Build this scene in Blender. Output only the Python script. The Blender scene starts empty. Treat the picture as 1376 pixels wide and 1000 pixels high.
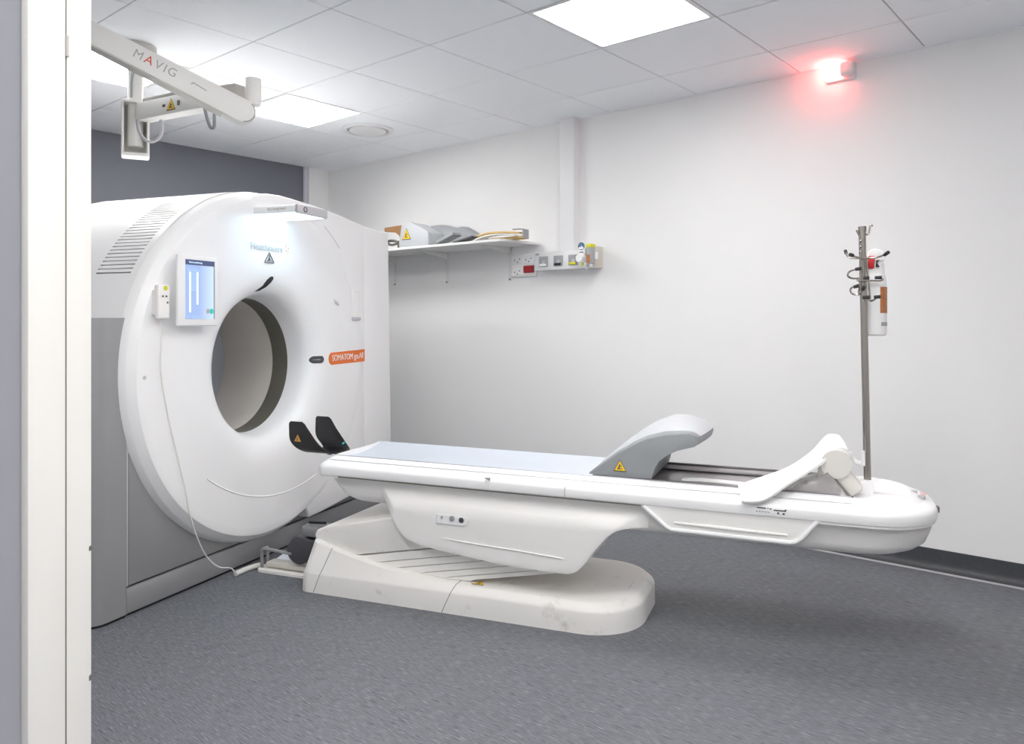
import bpy, bmesh, math, random
from math import sin, cos, pi, radians, sqrt
from mathutils import Vector, Matrix

random.seed(7)
S = bpy.context.scene
COL = S.collection

# ------------------------------------------------------------------ camera, world, exposure
YAW = 0.7063                       # camera heading, left of the long wall's normal
cam_d = bpy.data.cameras.new('camera')
cam_d.sensor_width = 36.0
cam_d.lens = 36.0 * 1036.0 / 1376.0
cam_d.shift_y = -70.0 / 1376.0
cam_d.clip_start = 0.02
cam = bpy.data.objects.new('camera', cam_d)
cam.location = (0, 0, 1.18)
cam.rotation_euler = (pi / 2, 0, YAW)
COL.objects.link(cam)
S.camera = cam

w = bpy.data.worlds.new('world')
S.world = w
w.use_nodes = True
w.node_tree.nodes['Background'].inputs[0].default_value = (0.8, 0.85, 1, 1)
w.node_tree.nodes['Background'].inputs[1].default_value = 0.05

S.view_settings.view_transform = 'Standard'
S.view_settings.look = 'None'
S.view_settings.exposure = 0.31
S.view_settings.gamma = 1.0
S.view_settings.use_curve_mapping = False
try:
    S.cycles.max_bounces = 14
    S.cycles.diffuse_bounces = 8
    S.cycles.glossy_bounces = 5
    S.cycles.transmission_bounces = 8
    S.cycles.sample_clamp_indirect = 8.0
    S.cycles.use_denoising = True
except Exception:
    pass

PANEL = 17.0                       # ceiling light panels
MOOD = 6.0                        # blue-white strip under the scanner's overhead unit
RED = 30.0                         # red warning lamp

# ------------------------------------------------------------------ materials
def mat(name, col, rough=0.5, metal=0.0, emit=None, es=0.0, trans=0.0, var=0.0, vscale=8.0, bump=0.0, bscale=200.0, coat=0.0, alpha=1.0, spec=0.5):
    m = bpy.data.materials.new(name)
    m.use_nodes = True
    nt = m.node_tree
    b = nt.nodes['Principled BSDF']
    b.inputs['Base Color'].default_value = (*col, 1)
    b.inputs['Roughness'].default_value = rough
    b.inputs['Metallic'].default_value = metal
    b.inputs['Specular IOR Level'].default_value = spec
    if coat:
        b.inputs['Coat Weight'].default_value = coat
        b.inputs['Coat Roughness'].default_value = 0.12
    if trans:
        b.inputs['Transmission Weight'].default_value = trans
    if alpha < 1:
        b.inputs['Alpha'].default_value = alpha
    if emit:
        b.inputs['Emission Color'].default_value = (*emit, 1)
        b.inputs['Emission Strength'].default_value = es
    tc = nt.nodes.new('ShaderNodeTexCoord')
    if var:
        n = nt.nodes.new('ShaderNodeTexNoise')
        n.inputs['Scale'].default_value = vscale
        n.inputs['Detail'].default_value = 5
        nt.links.new(tc.outputs['Object'], n.inputs['Vector'])
        mx = nt.nodes.new('ShaderNodeMix')
        mx.data_type = 'RGBA'
        mx.inputs['A'].default_value = (*[c * (1 - var) for c in col], 1)
        mx.inputs['B'].default_value = (*[min(1, c * (1 + var)) for c in col], 1)
        nt.links.new(n.outputs['Fac'], mx.inputs['Factor'])
        nt.links.new(mx.outputs['Result'], b.inputs['Base Color'])
    if bump:
        n2 = nt.nodes.new('ShaderNodeTexNoise')
        n2.inputs['Scale'].default_value = bscale
        n2.inputs['Detail'].default_value = 3
        nt.links.new(tc.outputs['Object'], n2.inputs['Vector'])
        bp = nt.nodes.new('ShaderNodeBump')
        bp.inputs['Strength'].default_value = bump
        bp.inputs['Distance'].default_value = 0.002
        nt.links.new(n2.outputs['Fac'], bp.inputs['Height'])
        nt.links.new(bp.outputs['Normal'], b.inputs['Normal'])
    return m

def floor_mat():
    """grey sheet vinyl with short dark and pale flecks running along the long wall"""
    m = bpy.data.materials.new('flecked_vinyl')
    m.use_nodes = True
    nt = m.node_tree
    L = nt.links
    b = nt.nodes['Principled BSDF']
    tc = nt.nodes.new('ShaderNodeTexCoord')
    def noise(sx, sy, det=2.0):
        mp = nt.nodes.new('ShaderNodeMapping')
        mp.inputs['Scale'].default_value = (sx, sy, 1)
        L.new(tc.outputs['Object'], mp.inputs['Vector'])
        n = nt.nodes.new('ShaderNodeTexNoise')
        n.inputs['Scale'].default_value = 1
        n.inputs['Detail'].default_value = det
        L.new(mp.outputs['Vector'], n.inputs['Vector'])
        return n
    def ramp(src, p0, c0, p1, c1):
        r = nt.nodes.new('ShaderNodeValToRGB')
        r.color_ramp.elements[0].position = p0
        r.color_ramp.elements[0].color = (*c0, 1)
        r.color_ramp.elements[1].position = p1
        r.color_ramp.elements[1].color = (*c1, 1)
        L.new(src, r.inputs['Fac'])
        return r
    def mix(f, a, c, t='MIX'):
        x = nt.nodes.new('ShaderNodeMix')
        x.data_type = 'RGBA'
        x.blend_type = t
        L.new(f, x.inputs['Factor'])
        L.new(a, x.inputs['A'])
        if hasattr(c, 'links') or not isinstance(c, tuple):
            L.new(c, x.inputs['B'])
        else:
            x.inputs['B'].default_value = (*c, 1)
        return x
    big = noise(1.2, 1.2, 3)
    base = ramp(big.outputs['Fac'], 0.3, (0.143, 0.149, 0.166), 0.7, (0.160, 0.166, 0.184))
    dk = ramp(noise(20, 300, 3).outputs['Fac'], 0.53, (0, 0, 0), 0.70, (1, 1, 1))
    lt = ramp(noise(26, 380, 3).outputs['Fac'], 0.54, (0, 0, 0), 0.72, (1, 1, 1))
    x1 = mix(dk.outputs['Color'], base.outputs['Color'], (0.055, 0.060, 0.072))
    x2 = mix(lt.outputs['Color'], x1.outputs['Result'], (0.30, 0.31, 0.33))
    L.new(x2.outputs['Result'], b.inputs['Base Color'])
    b.inputs['Roughness'].default_value = 0.55
    b.inputs['Specular IOR Level'].default_value = 0.28
    return m

def screen_mat():
    """tablet display: pale blue picture of a table between two columns (flat screen image)"""
    m = bpy.data.materials.new('display_picture')
    m.use_nodes = True
    b = m.node_tree.nodes['Principled BSDF']
    tc = m.node_tree.nodes.new('ShaderNodeTexCoord')
    sp = m.node_tree.nodes.new('ShaderNodeSeparateXYZ')
    m.node_tree.links.new(tc.outputs['Generated'], sp.inputs[0])
    r = m.node_tree.nodes.new('ShaderNodeValToRGB')
    e = r.color_ramp.elements
    e[0].position, e[0].color = 0.0, (0.36, 0.52, 0.86, 1)
    e[1].position, e[1].color = 1.0, (0.66, 0.84, 0.93, 1)
    k = e.new(0.45); k.color = (0.37, 0.50, 0.84, 1)
    m.node_tree.links.new(sp.outputs['Y'], r.inputs['Fac'])
    m.node_tree.links.new(r.outputs['Color'], b.inputs['Emission Color'])
    b.inputs['Base Color'].default_value = (0.02, 0.02, 0.03, 1)
    b.inputs['Emission Strength'].default_value = 0.85
    b.inputs['Roughness'].default_value = 0.15
    return m

def scuffed_mat():
    """off-white moulded cover with brownish scuffs"""
    m = mat('scuffed_cover', (0.87, 0.85, 0.82), 0.42)
    nt = m.node_tree
    b = nt.nodes['Principled BSDF']
    tc = nt.nodes.new('ShaderNodeTexCoord')
    n = nt.nodes.new('ShaderNodeTexNoise')
    n.inputs['Scale'].default_value = 9
    n.inputs['Detail'].default_value = 9
    n.inputs['Roughness'].default_value = 0.7
    nt.links.new(tc.outputs['Object'], n.inputs['Vector'])
    r = nt.nodes.new('ShaderNodeValToRGB')
    r.color_ramp.elements[0].position = 0.58
    r.color_ramp.elements[0].color = (0.885, 0.865, 0.835, 1)
    r.color_ramp.elements[1].position = 0.80
    r.color_ramp.elements[1].color = (0.56, 0.52, 0.45, 1)
    nt.links.new(n.outputs['Fac'], r.inputs['Fac'])
    nt.links.new(r.outputs['Color'], b.inputs['Base Color'])
    return m

MT = dict(
    wall=mat('white_paint', (0.865, 0.863, 0.862), 0.75, bump=0.05, bscale=120, var=0.01, vscale=2),
    darkwall=mat('slate_paint', (0.17, 0.178, 0.21), 0.6, var=0.05, vscale=4),
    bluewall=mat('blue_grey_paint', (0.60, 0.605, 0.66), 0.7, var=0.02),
    tile=mat('ceiling_tile_face', (0.93, 0.95, 0.98), 0.85, bump=0.12, bscale=260, var=0.015, vscale=3),
    grid=mat('ceiling_grid', (0.50, 0.50, 0.52), 0.6),
    frame=mat('cream_gloss', (0.88, 0.865, 0.83), 0.4, var=0.01),
    groove=mat('groove_brown', (0.16, 0.15, 0.13), 0.8),  # dark brown of the grooves, chips and rail gaps
    floor=floor_mat(),
    skirt=mat('dark_vinyl_skirting', (0.055, 0.058, 0.066), 0.5, var=0.25, vscale=60),
    white=mat('white_shell', (0.90, 0.90, 0.905), 0.36, var=0.008, vscale=3),
    white2=mat('warm_white_shell', (0.89, 0.875, 0.855), 0.38, var=0.012, vscale=4),
    cover=scuffed_mat(),
    core=mat('seam_core', (0.10, 0.095, 0.09), 0.8),
    grey=mat('grey_metallic_panel', (0.34, 0.342, 0.35), 0.36, 0.35, var=0.04, vscale=6),
    darkgrey=mat('dark_grey_plastic', (0.075, 0.075, 0.085), 0.45, var=0.05),
    seam=mat('dark_seam', (0.015, 0.015, 0.017), 0.8),
    ring=mat('olive_grey_ring', (0.125, 0.12, 0.098), 0.35, var=0.03),
    liner=mat('beige_bore_liner', (0.70, 0.665, 0.62), 0.45, var=0.02),
    vent=mat('vent_dark', (0.25, 0.23, 0.22), 0.8),
    silver=mat('silver_plastic', (0.56, 0.55, 0.58), 0.35, 0.3, var=0.02),
    black=mat('black_plastic', (0.012, 0.012, 0.014), 0.28, var=0.1),
    matblack=mat('matt_black', (0.02, 0.02, 0.022), 0.6, var=0.1),
    yellow=mat('warning_yellow', (0.90, 0.58, 0.02), 0.5, var=0.02),
    amber=mat('warning_amber', (0.75, 0.36, 0.015), 0.5, var=0.02),
    orange=mat('label_orange', (0.80, 0.17, 0.02), 0.5, var=0.02),
    letter=mat('white_letter', (0.9, 0.9, 0.9), 0.5),
    greyletter=mat('grey_letter', (0.42, 0.42, 0.42), 0.5),
    paleletter=mat('pale_letter', (0.56, 0.55, 0.54), 0.5),
    darkletter=mat('dark_letter', (0.10, 0.10, 0.10), 0.5),
    pinkmark=mat('pink_mark', (0.72, 0.42, 0.42), 0.5),
    redletter=mat('red_letter', (0.65, 0.08, 0.05), 0.5),
    pad=mat('pale_blue_pad', (0.60, 0.65, 0.72), 0.34, var=0.02, vscale=5, bump=0.06, bscale=60),
    trayliner=mat('grey_lilac_tray', (0.40, 0.375, 0.385), 0.25, var=0.10, vscale=7),
    track=mat('track_grey', (0.13, 0.125, 0.13), 0.4, var=0.05),
    foam=mat('grey_foam', (0.28, 0.295, 0.305), 0.55, bump=0.1, bscale=150, var=0.03),
    foamtop=mat('pale_grey_vinyl', (0.52, 0.54, 0.565), 0.5, bump=0.05, bscale=120, var=0.02),
    bag=mat('clear_grey_film', (0.42, 0.40, 0.40), 0.12, alpha=0.62, var=0.08, vscale=30),
    cream=mat('cream_strap', (0.76, 0.735, 0.69), 0.6, bump=0.08, bscale=300, var=0.02),
    whitestrap=mat('white_strap', (0.87, 0.87, 0.865), 0.5, var=0.01),
    steel=mat('brushed_steel', (0.42, 0.39, 0.36), 0.26, 0.9, var=0.03),
    bottle=mat('white_bottle', (0.86, 0.86, 0.86), 0.32, var=0.01),
    redplastic=mat('red_plastic', (0.62, 0.03, 0.035), 0.35, var=0.05),
    brown=mat('brown_card', (0.33, 0.17, 0.075), 0.7, var=0.10, vscale=20),
    greyfoam=mat('dull_grey_sheet', (0.33, 0.34, 0.36), 0.7, bump=0.15, bscale=60, var=0.06, vscale=15),
    strapyellow=mat('ochre_strap', (0.72, 0.50, 0.20), 0.7, var=0.10, vscale=30, bump=0.1),
    shelf=mat('white_shelf', (0.80, 0.80, 0.79), 0.45, var=0.01),
    sockgrey=mat('socket_grey', (0.36, 0.375, 0.39), 0.45, var=0.04),
    trunk=mat('white_trunking', (0.82, 0.82, 0.83), 0.45, var=0.01),
    trunk2=mat('beige_trunking', (0.66, 0.63, 0.57), 0.5, var=0.02),
    lime=mat('lime_marking', (0.68, 0.66, 0.03), 0.5, var=0.05),
    red=mat('red_switch', (0.40, 0.02, 0.025), 0.4, var=0.05),
    amberliq=mat('amber_liquid', (0.45, 0.17, 0.06), 0.2, var=0.3, vscale=80),
    dial=mat('dial_blue', (0.10, 0.20, 0.33), 0.3, var=0.05),
    cable=mat('white_cable', (0.78, 0.77, 0.74), 0.5, var=0.02),
    paper=mat('white_paper', (0.80, 0.82, 0.88), 0.7, var=0.03),
    glass=mat('clear_plastic', (0.9, 0.9, 0.9), 0.08, trans=0.9),
    armw=mat('arm_white', (0.84, 0.83, 0.80), 0.4, var=0.02),
    armg=mat('arm_grey', (0.50, 0.485, 0.45), 0.4, var=0.02),
    lamp=mat('panel_diffuser', (0.9, 0.9, 0.9), 0.6, emit=(1.0, 0.985, 0.96), es=PANEL),
    mood=mat('mood_light', (0.9, 0.95, 1.0), 0.5, emit=(0.50, 0.80, 1.0), es=MOOD),
    redlamp=mat('red_lens', (0.9, 0.3, 0.3), 0.4, emit=(1.0, 0.13, 0.11), es=RED),
    teal=mat('teal_button_reflection', (0.02, 0.3, 0.28), 0.4, emit=(0.03, 0.40, 0.36), es=0.7),  # lit screen button, also the painted reflection on the head holder
    navy=mat('screen_navy', (0.02, 0.03, 0.07), 0.3, emit=(0.055, 0.075, 0.16), es=0.8),
    skyline=mat('screen_pale', (0.6, 0.75, 0.95), 0.3, emit=(0.62, 0.78, 1.0), es=0.9),
    screenblue=mat('screen_blue', (0.2, 0.3, 0.5), 0.3, emit=(0.22, 0.31, 0.56), es=0.9),
    display=screen_mat(),
)

# ------------------------------------------------------------------ mesh builder
class M:
    def __init__(self):
        self.bm = bmesh.new()

    def _bevel(self, faces, off, seg):
        if off <= 0:
            return
        ed = {e for f in faces for e in f.edges}
        ed = [e for e in ed if len(e.link_faces) == 2 and e.calc_face_angle(0) > 0.35]
        bmesh.ops.bevel(self.bm, geom=ed, offset=off, segments=seg, affect='EDGES', profile=0.5, clamp_overlap=True)

    def box(self, x0, x1, y0, y1, z0, z1, bev=0.0, seg=2):
        return self.prism([(x0, y0), (x1, y0), (x1, y1), (x0, y1)], 'z', z0, z1, bev, seg)

    def prism(self, poly, axis, a0, a1, bev=0.0, seg=2):
        def p(u, v, a):
            return {'x': (a, u, v), 'y': (u, a, v), 'z': (u, v, a)}[axis]
        lo = [self.bm.verts.new(p(u, v, a0)) for u, v in poly]
        hi = [self.bm.verts.new(p(u, v, a1)) for u, v in poly]
        n = len(poly)
        fs = [self.bm.faces.new(lo), self.bm.faces.new(hi[::-1])]
        for i in range(n):
            j = (i + 1) % n
            fs.append(self.bm.faces.new((lo[i], hi[i], hi[j], lo[j])))
        bmesh.ops.recalc_face_normals(self.bm, faces=fs)
        self._bevel(fs, bev, seg)
        return self

    def obox(self, c, u, v, wv, hu, hv, hw, bev=0.0, seg=2):
        """box about c along unit axes u, v, wv"""
        c = Vector(c); u = Vector(u) * hu; v = Vector(v) * hv; wv = Vector(wv) * hw
        lo = [self.bm.verts.new(c + a * u + b * v - wv) for a, b in ((-1, -1), (1, -1), (1, 1), (-1, 1))]
        hi = [self.bm.verts.new(c + a * u + b * v + wv) for a, b in ((-1, -1), (1, -1), (1, 1), (-1, 1))]
        fs = [self.bm.faces.new(lo), self.bm.faces.new(hi[::-1])]
        for i in range(4):
            j = (i + 1) % 4
            fs.append(self.bm.faces.new((lo[i], hi[i], hi[j], lo[j])))
        bmesh.ops.recalc_face_normals(self.bm, faces=fs)
        self._bevel(fs, bev, seg)
        return self

    def loft(self, loops, cap0=True, cap1=True, closed=True):
        vs = [[self.bm.verts.new(p) for p in lp] for lp in loops]
        n = len(vs[0])
        fs = []
        for a, b in zip(vs, vs[1:]):
            for i in range(n if closed else n - 1):
                j = (i + 1) % n
                fs.append(self.bm.faces.new((a[i], a[j], b[j], b[i])))
        if cap0:
            fs.append(self.bm.faces.new(vs[0][::-1]))
        if cap1:
            fs.append(self.bm.faces.new(vs[-1]))
        return self

    def tube(self, pts, r, seg=10, cap=True):
        pts = [Vector(p) for p in pts]
        rs = r if isinstance(r, (list, tuple)) else [r] * len(pts)
        loops = []
        prev = None
        for i, p in enumerate(pts):
            d = (pts[min(i + 1, len(pts) - 1)] - pts[max(i - 1, 0)]).normalized()
            if prev is None:
                a = Vector((0, 0, 1)) if abs(d.z) < 0.9 else Vector((1, 0, 0))
                u = d.cross(a).normalized()
            else:
                u = (prev - d * prev.dot(d)).normalized()
            prev = u
            v = d.cross(u)
            loops.append([p + (u * cos(2 * pi * k / seg) + v * sin(2 * pi * k / seg)) * rs[i] for k in range(seg)])
        return self.loft(loops, cap, cap)

    def cyl(self, a, b, r, seg=24, r2=None):
        return self.tube([a, b], [r, r if r2 is None else r2], seg)

    def lathe(self, prof, c, axis='z', seg=32, a0=0.0, a1=2 * pi):
        """prof: (radius, height along the axis); ends of zero radius close the shape"""
        full = abs(a1 - a0 - 2 * pi) < 1e-6
        n = seg if full else seg + 1
        loops = []
        for r, h in prof:
            lp = []
            for k in range(n):
                t = a0 + (a1 - a0) * k / seg
                u, v = r * cos(t), r * sin(t)
                q = {'z': (c[0] + u, c[1] + v, h), 'x': (h, c[1] + u, c[2] + v), 'y': (c[0] + u, h, c[2] + v)}[axis]
                lp.append(q)
            loops.append(lp)
        return self.loft(loops, full and prof[0][0] > 1e-5 and False, False, full)

    def disc(self, c, r, axis, a0, a1, seg=32, bev=0.0):
        poly = [(r * cos(2 * pi * k / seg), r * sin(2 * pi * k / seg)) for k in range(seg)]
        i = {'x': (1, 2), 'y': (0, 2), 'z': (0, 1)}[axis]
        return self.prism([(c[i[0]] + u, c[i[1]] + v) for u, v in poly], axis, a0, a1, bev)

    def xf(self, fn):
        for v in self.bm.verts:
            v.co = fn(v.co)
        return self

def spline(pts, n=8, closed=False):
    """Catmull-Rom through pts"""
    P = [Vector(p) for p in pts]
    out = []
    m = len(P)
    for i in range(m if closed else m - 1):
        p0 = P[(i - 1) % m] if closed else P[max(i - 1, 0)]
        p1, p2 = P[i], P[(i + 1) % m]
        p3 = P[(i + 2) % m] if closed else P[min(i + 2, m - 1)]
        for k in range(n):
            t = k / n
            out.append(0.5 * ((2 * p1) + (p2 - p0) * t + (2 * p0 - 5 * p1 + 4 * p2 - p3) * t * t + (3 * p1 - p0 - 3 * p2 + p3) * t ** 3))
    if not closed:
        out.append(P[-1])
    return out

def rrect(x0, x1, y0, y1, rl, rr, n=8):
    """rounded rectangle in plan: corner radius rl at the x0 end, rr at the x1 end"""
    out = []
    for cx, cy, r, a in ((x1 - rr, y0 + rr, rr, -90), (x1 - rr, y1 - rr, rr, 0), (x0 + rl, y1 - rl, rl, 90), (x0 + rl, y0 + rl, rl, 180)):
        for k in range(n + 1):
            t = radians(a + 90 * k / n)
            out.append((cx + r * cos(t), cy + r * sin(t)))
    return out

BASE = {}
def finish(m, name, material, base, smooth=True, angle=35, merge=True):
    bm = m.bm
    if merge:
        bmesh.ops.remove_doubles(bm, verts=bm.verts, dist=1e-6)
    bmesh.ops.recalc_face_normals(bm, faces=bm.faces)
    bx, by, bz = base
    for v in bm.verts:
        v.co = (v.co.x - bx, v.co.y - by, v.co.z - bz)
    me = bpy.data.meshes.new(name)
    bm.to_mesh(me)
    bm.free()
    if smooth:
        for p in me.polygons:
            p.use_smooth = True
        me.set_sharp_from_angle(angle=radians(angle))
    me.materials.append(MT[material])
    return me

ROT_SCAN = 0.3328                   # the scanner and its table stand turned 19 degrees from the long wall
def place(o, base, rot):
    c, s = cos(rot), sin(rot)
    o.location = (c * base[0] - s * base[1], s * base[0] + c * base[1], base[2])
    o.rotation_euler = (0, 0, rot)

def thing(name, label, cat, base, rot=0.0, group=None):
    o = bpy.data.objects.new(name, None)
    o.empty_display_size = 0.05
    COL.objects.link(o)
    place(o, base, rot)
    BASE[o] = base
    o['label'] = label; o['category'] = cat
    if group:
        o['group'] = group
    return o

def part(name, m, material, parent, label=None, **k):
    me = finish(m, name, material, BASE[parent], **k)
    o = bpy.data.objects.new(name, me)
    COL.objects.link(o)
    o.parent = parent
    BASE[o] = BASE[parent]
    if label:
        o['label'] = label
    return o

def solo(name, m, material, base, rot=0.0, label=None, cat=None, group=None, kind=None, **k):
    me = finish(m, name, material, base, **k)
    o = bpy.data.objects.new(name, me)
    COL.objects.link(o)
    place(o, base, rot)
    BASE[o] = base
    if label: o['label'] = label
    if cat: o['category'] = cat
    if group: o['group'] = group
    if kind: o['kind'] = kind
    return o

def lettering(name, body, size, pos, right, up, material, parent, extrude=0.0006, align='CENTER', squeeze=1.0, label=None):
    cu = bpy.data.curves.new('lettering', 'FONT')
    cu.body = body
    cu.size = size
    cu.extrude = extrude
    cu.align_x = align
    cu.align_y = 'CENTER'
    tmp = bpy.data.objects.new('lettering', cu)
    COL.objects.link(tmp)
    dg = bpy.context.evaluated_depsgraph_get()
    me = bpy.data.meshes.new_from_object(tmp.evaluated_get(dg))
    bpy.data.objects.remove(tmp)
    r = Vector(right).normalized(); u = Vector(up).normalized(); n = r.cross(u)
    m = M()
    m.bm.from_mesh(me)
    bpy.data.meshes.remove(me)
    p = Vector(pos)
    m.xf(lambda c: p + r * c.x * squeeze + u * c.y + n * c.z)
    return part(name, m, material, parent, label=label, smooth=False)

def warning(parent, pos, right, up, size, material='yellow', sub=True):
    """triangular hazard sticker: black-edged yellow triangle with a dark figure"""
    r = Vector(right).normalized(); u = Vector(up).normalized(); n = r.cross(u); p = Vector(pos)
    def tri(s, d0, d1, off=0.0):
        m = M()
        pts = [(-s / 2, -s * 0.433), (s / 2, -s * 0.433), (0, s * 0.433)]
        m.prism(pts, 'z', d0, d1)
        m.xf(lambda c: p + r * c.x + u * c.y + n * c.z)
        return m
    a = part('warning_sticker', tri(size, 0.0, 0.0010), 'darkletter', parent, label='black edged yellow warning triangle', smooth=False) if sub else None
    host = a if (a is not None and parent.parent is None) else parent
    part('sticker_face', tri(size * 0.84, 0.0010, 0.0016), material, host, smooth=False)
    g = M()
    g.prism([(-size * .20, -size * .26), (size * .16, -size * .26), (size * .16, -size * .19), (-size * .20, -size * .19)], 'z', 0.0016, 0.0021)
    g.prism([(-size * .15, -size * .19), (-size * .03, -size * .19), (size * .04, size * .12), (-size * .05, size * .10)], 'z', 0.0016, 0.0021)
    g.prism([(-size * .01, -size * .10), (size * .15, -size * .06), (size * .13, 0.0), (-size * .01, -size * .02)], 'z', 0.0016, 0.0021)
    g.xf(lambda c: p + r * c.x + u * c.y + n * c.z)
    part('sticker_figure', g, 'darkletter', host, smooth=False)

# ================================================================== THE ROOM
H = 2.48
# floor
fl = M(); fl.box(-5.75, 3.2, -3.2, 4.22, -0.06, 0.0)
solo('floor', fl, 'floor', (0, 0, 0), kind='structure', smooth=False)

# long right-hand wall and the wall behind the scanner
m = M(); m.box(-5.75, 2.4, 4.07, 4.22, 0, 2.62)
solo('wall_right', m, 'wall', (0, 4.07, 0), kind='structure', smooth=False)
m = M(); m.box(-5.75, -5.60, -1.2, 4.07, 0, 2.62)
wl = solo('wall_left', m, 'darkwall', (-5.6, 0, 0), kind='structure', smooth=False)
m = M(); m.box(-5.60, -5.565, 3.868, 4.07, 0, H, 0.004)
solo('trim_1', m, 'wall', (-5.6, 4.0, 0), kind='structure')
m = M(); m.box(-5.60, -5.575, 3.828, 3.866, 0, H, 0.003)
solo('trim_2', m, 'bluewall', (-5.6, 3.9, 0), kind='structure')
m = M(); m.box(1.6, 1.75, 2.2, 4.07, 0, 2.62)
solo('wall_far_right', m, 'wall', (1.6, 3, 0), kind='structure', smooth=False)
m = M(); m.box(-5.75, -1.9, -1.35, -1.2, 0, 2.62)
solo('wall_front', m, 'wall', (-3, -1.2, 0), kind='structure', smooth=False)

# coved dark skirting along the long wall
m = M()
prof = [(4.07, 0.0), (4.07, 0.098), (4.066, 0.098), (4.064, 0.04)] + [(4.064 - 0.035 * (1 - cos(t)), 0.037 - 0.035 * sin(t)) for t in [radians(a) for a in (15, 35, 55, 75, 90)]] + [(4.02, 0.0)]
m.prism(prof, 'x', -5.60, 1.6)
sk = solo('baseboard_right', m, 'skirt', (0, 4.07, 0), kind='structure')
m = M(); m.prism([(4.031, 0.0), (4.031, 0.0035), (4.012, 0.0028), (4.012, 0.0)], 'x', -5.60, 1.6)
part('cove_highlight', m, 'grid', sk)  # pale strip painted in for the highlight along the cove

# ceiling: slab, exposed grid and lay-in tiles
m = M(); m.box(-5.75, 3.2, -3.2, 4.22, 2.54, 2.66)
ceil = solo('ceiling', m, 'tile', (0, 0, H), kind='structure', smooth=False)
XS = [-0.888 - 0.5925 * (i - 0) for i in range(-4, 8)]
XS = [x for x in XS] + [-5.60]
YS = [4.07, 3.65, 3.088, 2.523, 1.958, 1.393, 0.828, 0.263, -0.302, -0.867, -1.432]
LIGHTS = {(-2.073, 2.523), (-4.443, 2.523), (-4.443, 1.393), (-2.073, 0.263), (-0.888, 1.393), (-0.888, 0.263), (0.297, 1.393)}  # panels out of view are added as fill for the near side
lights_at = []
g = M()
tile_mesh = {}
xs = sorted(set(XS), reverse=True)
for i in range(len(xs) - 1):
    xb, xa = xs[i], xs[i + 1]
    for j in range(len(YS) - 1):
        yb, ya = YS[j], YS[j + 1]
        is_l = any(abs(xa - lx) < 0.06 and abs(ya - ly) < 0.06 for lx, ly in LIGHTS)
        if is_l:
            lights_at.append((xa, xb, ya, yb))
            continue
        if ya < 0.2 or xb > 1.0:
            continue
        gp = 0.0035
        key = (round(xb - xa, 3), round(yb - ya, 3))
        if key not in tile_mesh:
            t = M()
            hx, hy = (xb - xa) / 2 - gp, (yb - ya) / 2 - gp
            t.box(-hx, hx, -hy, hy, 0, 0.016, 0.002, 1)
            tile_mesh[key] = finish(t, 'ceiling_tile', 'tile', (0, 0, 0))
        o = bpy.data.objects.new('ceiling_tile', tile_mesh[key])
        COL.objects.link(o)
        o.parent = ceil
        o.location = ((xa + xb) / 2, (ya + yb) / 2, random.uniform(-0.0006, 0.0006))
for x in xs[1:-1]:
    g.box(x - 0.012, x + 0.012, -1.43, 4.07, 2.4835, 2.50)
for y in YS[1:]:
    g.box(-5.6, 1.6, y - 0.012, y + 0.012, 2.4838, 2.501)
gr = part('ceiling_grid', g, 'grid', ceil, smooth=False)
gr['kind'] = 'structure'
m = M(); m.box(-5.6, 1.6, 4.060, 4.07, 2.4775, 2.482)
solo('trim_3', m, 'tile', (0, 4.07, 2.47), kind='structure', smooth=False)

# lay-in light panels
LBL = {(-2.073, 1.393): 'square ceiling light panel between table base and entrance, out of sight',
       (-2.073, 0.263): 'added square fill light panel out of sight in front of the scanner side',
       (-0.888, 1.393): 'added square fill light panel out of sight above the front of the table',
       (-0.888, 0.263): 'added square fill light panel out of sight just inside the entrance',
       (0.297, 1.393): 'added square fill light panel out of sight near the table pole end',
       (-2.073, 2.523): 'square ceiling light panel above the middle of the patient table',
       (-4.443, 2.523): 'square ceiling light panel beside the round ceiling vent',
       (-4.443, 1.393): 'square ceiling light panel behind the overhead arm and its mount'}
for (xa, xb, ya, yb) in lights_at:
    key = next(((lx, ly) for lx, ly in LIGHTS if abs(xa - lx) < 0.06 and abs(ya - ly) < 0.06))
    t = thing('ceiling_light', LBL.get(key, 'square ceiling light panel out of sight above the entrance side of room'), 'ceiling light', ((xa + xb) / 2, (ya + yb) / 2, H), group='lay-in ceiling light panels')
    m = M()
    fw = 0.022
    for a in ((xa + .003, xb - .003, ya + .003, ya + fw), (xa + .003, xb - .003, yb - fw, yb - .003), (xa + .003, xa + fw, ya + fw, yb - fw), (xb - fw, xb - .003, ya + fw, yb - fw)):
        m.box(*a, 2.479, 2.50)
    part('light_frame', m, 'trunk', t)
    m = M(); m.box(xa + fw, xb - fw, ya + fw, yb - fw, 2.482, 2.50)
    part('diffuser', m, 'lamp', t, smooth=False)

# round vent
t = thing('ceiling_vent', 'round white air vent set in the ceiling near the light panel', 'ceiling vent', (-4.165, 3.365, 2.477))
c = (-4.165, 3.365, 0)
m = M(); m.lathe([(0.175, 2.479), (0.178, 2.472), (0.165, 2.466), (0.145, 2.468), (0.14, 2.478)], c, 'z', 48)
part('vent_rim', m, 'trunk', t)
m = M(); m.lathe([(0.141, 2.476), (0.10, 2.477), (0.001, 2.477)], c, 'z', 48)
part('vent_throat', m, 'sockgrey', t)
m = M(); m.lathe([(0.125, 2.472), (0.122, 2.464), (0.09, 2.459), (0.001, 2.458)], c, 'z', 48)
part('vent_disc', m, 'trunk', t)

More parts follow.
